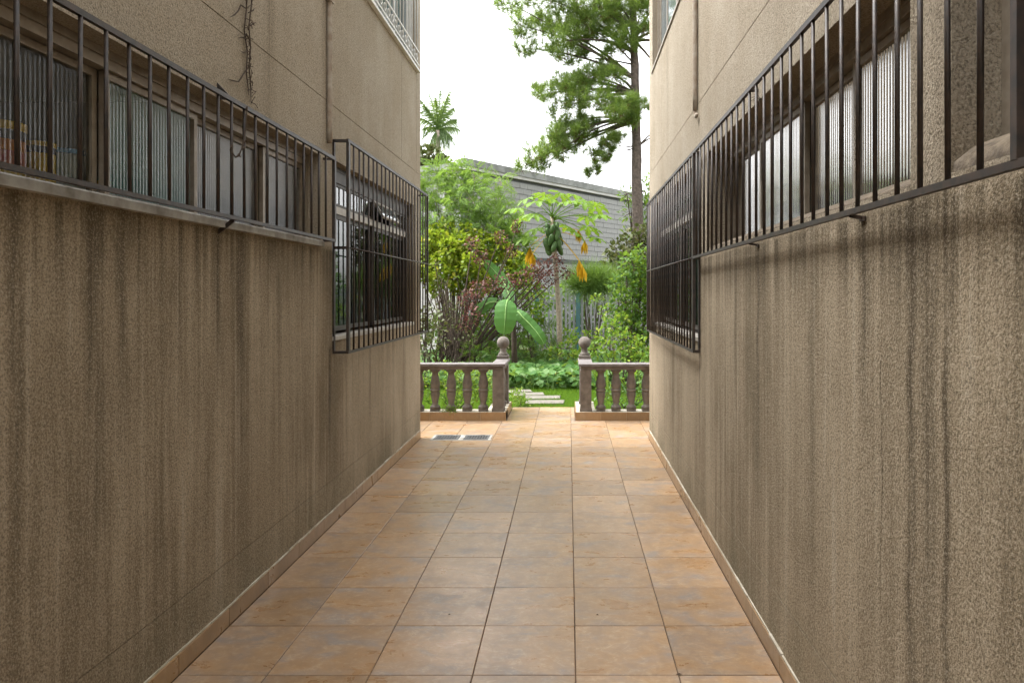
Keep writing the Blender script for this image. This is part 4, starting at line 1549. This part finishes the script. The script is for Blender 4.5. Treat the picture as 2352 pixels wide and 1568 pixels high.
# strap leaves in front of it
sl_o = empty('strap_leaf_plant', P(1440, 850, 10.6) * 1)
sl_o.location.z = -.07
tag(sl_o, 'clump of long strap leaves just behind the right balustrade', 'plant')
for i in range(34):
    a = Vector((rnd.uniform(-.38, .38), rnd.uniform(-.25, .25), 0))
    ang = rnd.uniform(0, 6.28)
    L = rnd.uniform(.4, .75)
    e = a + Vector((math.cos(ang) * L * .5, math.sin(ang) * L * .5, L * rnd.uniform(.55, .95)))
    mid = a.lerp(e, .5) + Vector((0, 0, L * .25))
    pts = bez(a, mid, e, 5)
    V, F = [], []
    sd = Vector((-math.sin(ang), math.cos(ang), 0))
    for k, p in enumerate(pts):
        w = .016 * (1 - (k / 5) ** 2) + .002
        V += [p - sd * w, p + Vector((0, 0, -.006)), p + sd * w]
        if k: F += [(3 * k - 3, 3 * k - 2, 3 * k + 1, 3 * k), (3 * k - 2, 3 * k - 1, 3 * k + 2, 3 * k + 1)]
    MB().add(V, F).build('leaf', M['mid'], sl_o)


def thread_head(label, u, v, y, r, n):
    c = P(u, v, y)
    o = empty('thread_grass', (c.x, c.y, -.07))
    tag(o, label, 'plant')
    st = MB()
    for i in range(9):
        e = c + Vector((rnd.uniform(-r, r) * .5, rnd.uniform(-.1, .1), rnd.uniform(-.1, .05)))
        st.tube([(0, 0, 0), (e - Vector((c.x, c.y, -.07))) * .6 + Vector((rnd.uniform(-.05, .05), 0, 0)), e - Vector((c.x, c.y, -.07))], [.012, .009, .006], 5, False)
    st.build('stem', M['bark'], o)
    d = NR.normal(size=(n, 3)) + np.array([0, 0, .55])
    pos = np.tile(np.array([0, 0, c.z + .07]), (n, 1)) + NR.normal(size=(n, 3)) * np.array([r * .3, .08, r * .08])
    v_, f_ = scatter([(0, -.5, 0), (0, .5, 0), (.6, .4, .05), (1, 0, -.06), (.6, -.4, .05)], [(0, 1, 2), (0, 2, 4), (4, 2, 3)], pos, d, NR.normal(size=(n, 3)), NR.uniform(r * .4, r * .8, n), np.full(n, .007))
    link('foliage', np_mesh('foliage', v_, f_, M['papyrus']), o)


thread_head('round head of fine thread like leaves above the fence', 1362, 652, 14.4, .75, 4200)
shrub('understory_fern', 'dark ferns growing beneath the banana plant', 'fern', (P(1150, 840, 12.9).x, 12.9, -.07),
      [C(1090, 810, 12.6, .2), C(1120, 800, 13.2, .22), C(1150, 815, 12.8, .18), C(1195, 790, 13.4, .24), C(1225, 810, 13, .22), C(1255, 800, 13.4, .22), C(1110, 770, 13.4, .22), C(1225, 770, 13.8, .22), C(1140, 760, 13.8, .24), C(1260, 765, 13.8, .2)],
      330, .2, M['dark'], M['bark'], frond_template(9, .2, .08, .35), stem_r=.008, up=.3)
shrub('broad_leaf_bush', 'low mid green bush at the foot of the papaya tree', 'bush', (P(1310, 840, 13.2).x, 13.2, -.07),
      [C(1300, 800, 13.2, .2), C(1325, 790, 13.3, .2), C(1345, 810, 13, .2), C(1310, 770, 13.6, .16), C(1355, 780, 13.2, .16), C(1275, 815, 13, .16), C(1330, 820, 12.8, .16)],
      600, .09, M['mid'], M['bark'], stem_r=.01, width=.8)
shrub('leafy_sapling', 'small leafy sapling between the banana plant and the fence', 'sapling', (P(1225, 840, 13.8).x, 13.8, -.07),
      [C(1215, 690, 13.8, .2), C(1235, 715, 13.7, .2), C(1200, 665, 13.9, .18), C(1250, 690, 13.9, .18), C(1225, 735, 13.7, .2), C(1180, 640, 14, .16), C(1205, 620, 14.1, .14), C(1150, 700, 14, .18), C(1120, 720, 14, .2), C(1110, 745, 14, .2)],
      520, .09, M['mid'], M['bark'], stem_r=.012, width=.75)
shrub('olive_bush', 'olive brown bush beneath the pine trunk', 'bush', (P(1440, 800, 18.6).x, 18.6, -.07),
      [C(1420, 580, 18.6, .36), C(1450, 560, 18.4, .36), C(1480, 545, 18.6, .36), C(1405, 605, 18.8, .30), C(1440, 600, 18.2, .36), C(1475, 590, 18.4, .4), C(1500, 560, 18.6, .4), C(1430, 640, 18.4, .4), C(1480, 640, 18.2, .5)],
      330, .13, M['olive'], M['bark'], stem_r=.03)
shrub('dark_tree', 'dark tree crown showing behind the pine trunk', 'tree', (P(1475, 700, 24).x, 24, -.07),
      [C(1440, 445, 24, .35), C(1475, 440, 24, .5), C(1500, 470, 24, .6), C(1450, 490, 24.2, .4), C(1490, 520, 24, .6), C(1460, 540, 24, .5), C(1520, 430, 24, .6)],
      170, .22, M['dark'], M['bark'], SLIM, stem_r=.06)
# dense planting along the fence
shrub('background_shrub', 'dense dark shrubbery filling the garden behind the banana plant', 'shrub', (P(1120, 800, 15.8).x, 15.8, -.07),
      [C(u, v, 15.8 + dy, .3) for (u, v, dy) in [(1050, 700, -.2), (1085, 690, .2), (1120, 700, 0), (1150, 680, .3), (1185, 700, 0), (1000, 745, -.3), (1040, 750, 0), (1080, 750, .2), (1120, 755, -.3), (1160, 745, 0), (1200, 740, -.2), (1225, 720, .1), (1010, 790, 0), (1060, 795, 0), (1110, 795, 0), (1160, 795, 0), (1205, 790, 0), (1100, 650, .3), (1140, 640, .4), (950, 780, 0), (1060, 650, .4)]],
      330, .12, M['dark'], M['bark'], stem_r=.014, width=.75)
shrub('light_climber', 'mid green leafy climber between the feathery tree and the papaya', 'climber', (P(1180, 800, 15.2).x, 15.2, -.07),
      [C(u, v, 15.2 + dy, .26) for (u, v, dy) in [(1110, 610, 0), (1140, 590, .2), (1170, 600, 0), (1200, 580, .2), (1160, 560, .2), (1130, 630, 0), (1195, 620, 0), (1215, 650, 0), (1175, 650, -.2), (1145, 665, 0), (1120, 560, .2), (1180, 540, .2), (1210, 610, .1), (1225, 675, 0), (1090, 640, 0)]],
      520, .11, M['mid'], M['bark'], stem_r=.014, width=.75)
shrub('back_hedge', 'dark hedge behind the pale picket fence', 'hedge', (.6, 18.2, -.07),
      [((x, 18.2 + .2 * (k % 2), z), .34) for k, (x, z) in enumerate([(-.3 + .42 * i, zz) for i in range(7) for zz in (.35, .95, 1.4)])],
      260, .14, M['dark'], M['bark'], stem_r=.014)
# greenery seen between the balusters
shrub('hedge_plant', 'small leaved yellow flecked hedge behind the left balusters', 'hedge', (-1.5, 8.95, -.07),
      [((-1.05, 8.85, .22), .17), ((-1.15, 8.95, .42), .16), ((-1.3, 8.8, .2), .18), ((-1.38, 8.95, .45), .17), ((-1.55, 8.85, .22), .19), ((-1.62, 9.0, .45), .18), ((-1.8, 8.9, .3), .2), ((-2.0, 9.0, .4), .22), ((-1.2, 9.1, .3), .2), ((-1.45, 9.15, .35), .2), ((-2.3, 8.95, .3), .24)],
      1700, .042, M['mid'], M['bark'], stem_r=.006, width=.8)
shrub('hedge_plant', 'bright green low plant behind the right balusters', 'hedge', (.75, 9.1, -.07),
      [((.5, 9.05, .12), .15), ((.62, 9.2, .32), .13), ((.8, 9.0, .14), .15), ((.9, 9.2, .36), .16), ((1.05, 9.0, .2), .17), ((1.2, 9.15, .4), .18), ((1.4, 9.1, .3), .22), ((.45, 9.3, .2), .12)],
      900, .06, M['squash'], M['bark'], stem_r=.006, width=.9)
shrub('edge_weed', 'small fern weed growing over the left plinth edge', 'weed', (-1.42, 8.22, .1),
      [((-1.42, 8.2, .13), .045), ((-1.36, 8.2, .12), .04), ((-1.48, 8.22, .125), .04)], 9000, .035, M['mid'], M['bark'], SLIM, stem_r=.002)
shrub('edge_weed', 'leafy weed beside the left end of the landing', 'weed', (-.66, 9.3, -.07),
      [((-.66, 9.28, .05), .08), ((-.6, 9.4, .03), .08), ((-.7, 9.45, .12), .1), ((-.68, 9.15, .16), .06)], 5000, .05, M['mid'], M['bark'], SLIM, stem_r=.003)


# palm behind the wall -------------------------------------------------
def palm():
    y = 34.0
    c = P(1006, 300, y)
    base = Vector((c.x - .1, y, -.07))
    o = empty('palm_tree', base)
    tag(o, 'distant palm tree with ragged fronds at the left building edge', 'tree')
    MB().tube([(0, 0, 0), (c - base) * .5 + Vector((.05, 0, 0)), c - base], [.2, .15, .12], 8).build('trunk', M['bark_pale'], o, True)
    FP = frond_template(22, .26, .035, .0)
    for i, (u, v) in enumerate([(985, 215), (1012, 205), (1030, 225), (975, 245), (1050, 275), (1040, 320), (968, 300), (1022, 345), (985, 340), (950, 270), (1000, 225), (1042, 248), (1058, 300), (1046, 335), (995, 350), (1034, 210), (960, 225), (1016, 250)]):
        e = P(u, v, y + rnd.uniform(-.8, .8))
        mid = c.lerp(e, .55) + Vector((0, 0, .35))
        pts = bez(c, mid, e, 12)
        V, F = [], []
        for k in range(1, 13):
            p = pts[k]
            tg = (pts[k] - pts[k - 1]).normalized()
            sd = tg.cross(Vector((0, 1, .2))).normalized()
            for rr in range(3):
                pp = pts[k - 1].lerp(p, rr / 3)
                for s_ in (-1, 1):
                    L = .85 * math.sin(math.pi * (.12 + .8 * k / 12)) * rnd.uniform(.8, 1.1)
                    tip = pp + sd * s_ * L * .5 + tg * L * .6 + Vector((0, rnd.uniform(-.3, .3), -.55 * L))
                    n0 = len(V)
                    V += [pp - tg * .022 - base, pp + tg * .022 - base, tip - base]
                    F.append((n0, n0 + 1, n0 + 2))
        MB().add(V, F).build('frond', M['palm'], o)
        MB().tube([p - base for p in pts], [.03 * (1 - .8 * k / 12) for k in range(13)], 4, False).build('midrib', M['palm'], o)


palm()
shrub('wall_top_tree', 'leafy olive tree below the distant palm', 'tree', (P(1000, 700, 30).x, 30, -.07),
      [C(995, 360, 30, .5), C(1015, 380, 30, .45), C(985, 395, 30, .6), C(1005, 400, 30.4, .5), C(960, 370, 30, .7), C(940, 400, 30, .8)], 150, .26, M['olive'], M['bark'], stem_r=.08)


# ------------------------------------------------------------------ block wall, white wall, fence
def block_wall():
    A = Vector((P(1078, 0, 22.4).x, 22.4, 0))
    B = Vector((P(1500, 0, 31.2).x, 31.2, 0))
    d = (B - A)
    L = d.length + 2.0
    ang = math.atan2(d.y, d.x)
    o = empty('block_wall', (A.x, A.y, -.07), ang)
    tag(o, 'high grey concrete block wall receding behind the garden', 'wall')
    ztop = 5.55
    MB().box((-.19, .02, 0), (L, .18, ztop)).build('mortar_core', M['mortar'], o)
    z0 = 2.85
    bw, bh, gp = .40, .20, .014
    # lower rendered band and its dark ledge
    MB().box((-.18, -.03, 0), (L, .018, z0 - .14)).build('lower_wall', M['block'], o)
    MB().box((-.185, -.07, z0 - .138), (L, .019, z0 - .01)).build('ledge', M['mortar'], o)
    rows = int((ztop - z0) / bh)
    n = 0
    full = MB().bbox((-(bw - gp) / 2, -.012, 0), ((bw - gp) / 2, .03, bh - gp), .0).mesh('block', M['block'])
    half = MB().bbox((-(bw / 2 - gp) / 2, -.012, 0), ((bw / 2 - gp) / 2, .03, bh - gp), .0).mesh('block', M['block'])
    far = MB()
    for j in range(rows):
        x = 0.0
        first = True
        while x < L - .1:
            w = bw / 2 if (first and j % 2) else bw
            first = False
            yo = rnd.uniform(-.006, .004)
            zc = z0 + j * bh + gp / 2
            if n < 300 and x < 8.9:
                link('block', half if w < bw else full, o, (x + w / 2, yo, zc))
                n += 1
            else:
                far.box((x + gp / 2, -.012 + yo, zc), (x + w - gp / 2, .018, zc + bh - gp))
            x += w
    ob = far.build('far_blocks', M['block'], o)
    tag(ob, kind='stuff')
    MB().box((-.25, -.10, ztop), (L, .28, ztop + .10)).build('coping', M['whitewall'], o)
    MB().box((-.27, -.14, ztop + .102), (L, .32, ztop + .34)).build('coping', M['coping'], o)
    # thin wires and poles of a security line on top
    for x in (1.0, 3.6, 6.2, 8.8):
        MB().tube([(x, .1, ztop + .34), (x, .1, ztop + .85)], .015, 5).build('wire_pole', M['coping'], o)
    for k in range(4):
        MB().tube([(.5, .1, ztop + .45 + .12 * k), (L - .5, .1, ztop + .45 + .12 * k)], .004, 4).build('wire', M['coping'], o)
    # short return wall going back to the left
    o2 = empty('side_wall', (A.x - .2, A.y + .3, -.07), R(155))
    tag(o2, 'short pale grey wall turning left from the block wall end', 'wall')
    MB().box((0, -.2, 0), (9, 0, ztop + .1)).build('wall_face', M['block'], o2)
    MB().box((-.05, -.3, ztop + .102), (9, .1, ztop + .3)).build('coping', M['coping'], o2)


block_wall()
ww = empty('white_wall', (-7.5, 18.9, -.07))
tag(ww, 'low white painted wall glimpsed behind the left shrubs', 'wall')
MB().box((0, 0, 0), (4.55, .15, 2.0)).build('wall_face', M['whitewall'], ww)
MB().box((-.05, -.04, 2.002), (4.6, .19, 2.07)).build('coping', M['coping'], ww)

fn = empty('picket_fence', (-.7, 17.4, -.07))
tag(fn, 'pale grey picket fence with teal posts at the back of the garden', 'fence')
pm = MB()
pm.add([(-.03, -.01, 0), (.03, -.01, 0), (.03, .01, 0), (-.03, .01, 0), (-.03, -.01, 1.66), (.03, -.01, 1.66), (.03, .01, 1.66), (-.03, .01, 1.66), (0, -.01, 1.74), (0, .01, 1.74)],
       [(0, 1, 5, 8, 4), (3, 7, 9, 6, 2), (1, 2, 6, 5), (3, 0, 4, 7), (5, 6, 9, 8), (7, 4, 8, 9), (0, 3, 2, 1)])
pme = pm.mesh('picket', M['fence'])
for i in range(44):
    link('picket', pme, fn, (i * .105, 0, rnd.uniform(-.01, .01)), (0, rnd.uniform(-.012, .012), 0))
for z in (.35, 1.3):
    MB().box((-.05, .0105, z), (4.6, .04, z + .06)).build('rail', M['fence'], fn)
for x in (-.1, .94, 2.9, 4.4):
    MB().bbox((x - .055, -.12, 0), (x + .055, -.0115, 1.62), .01).build('post', M['teal'], fn)

# gravel strip inside the right plinth corner
gp_ = MB()
for i in range(60):
    x, y, r = rnd.uniform(.30, .5), rnd.uniform(8.45, 8.95), rnd.uniform(.012, .03)
    gp_.lathe([(r * .5, -.07), (r, -.055), (r * .6, -.04 + r * .4)], 6, (x, y, rnd.uniform(0, .01)))
tag(gp_.build('gravel', M['pebble']), 'pale pebbles inside the right balustrade corner', 'gravel', kind='stuff')
# a few fallen bits on the tiles
for i, (u, v, lb) in enumerate([(1560, 2 * 0 + 1549, 'tiny dark dried leaf on the tiles near the right wall'), (1032, 1391 + 20, 'tiny brown fleck on a tile left of centre'), (1372, 1412, 'tiny brown fleck on a tile right of centre')]):
    y = CAMH * FPX / (v - VPY)
    x = (u - VPX) / FPX * y
    s_ = (.014, .007, .007)[i]
    o = MB().add([(-s_, 0, .002), (0, s_ * .4, .005), (s_, 0, .003), (0, -s_ * .4, .005), (0, 0, .0015)], [(0, 1, 4), (1, 2, 4), (2, 3, 4), (3, 0, 4)]).build('fallen_leaf', M['vine'], None, loc=(x, y, 0))
    tag(o, lb, 'leaf')
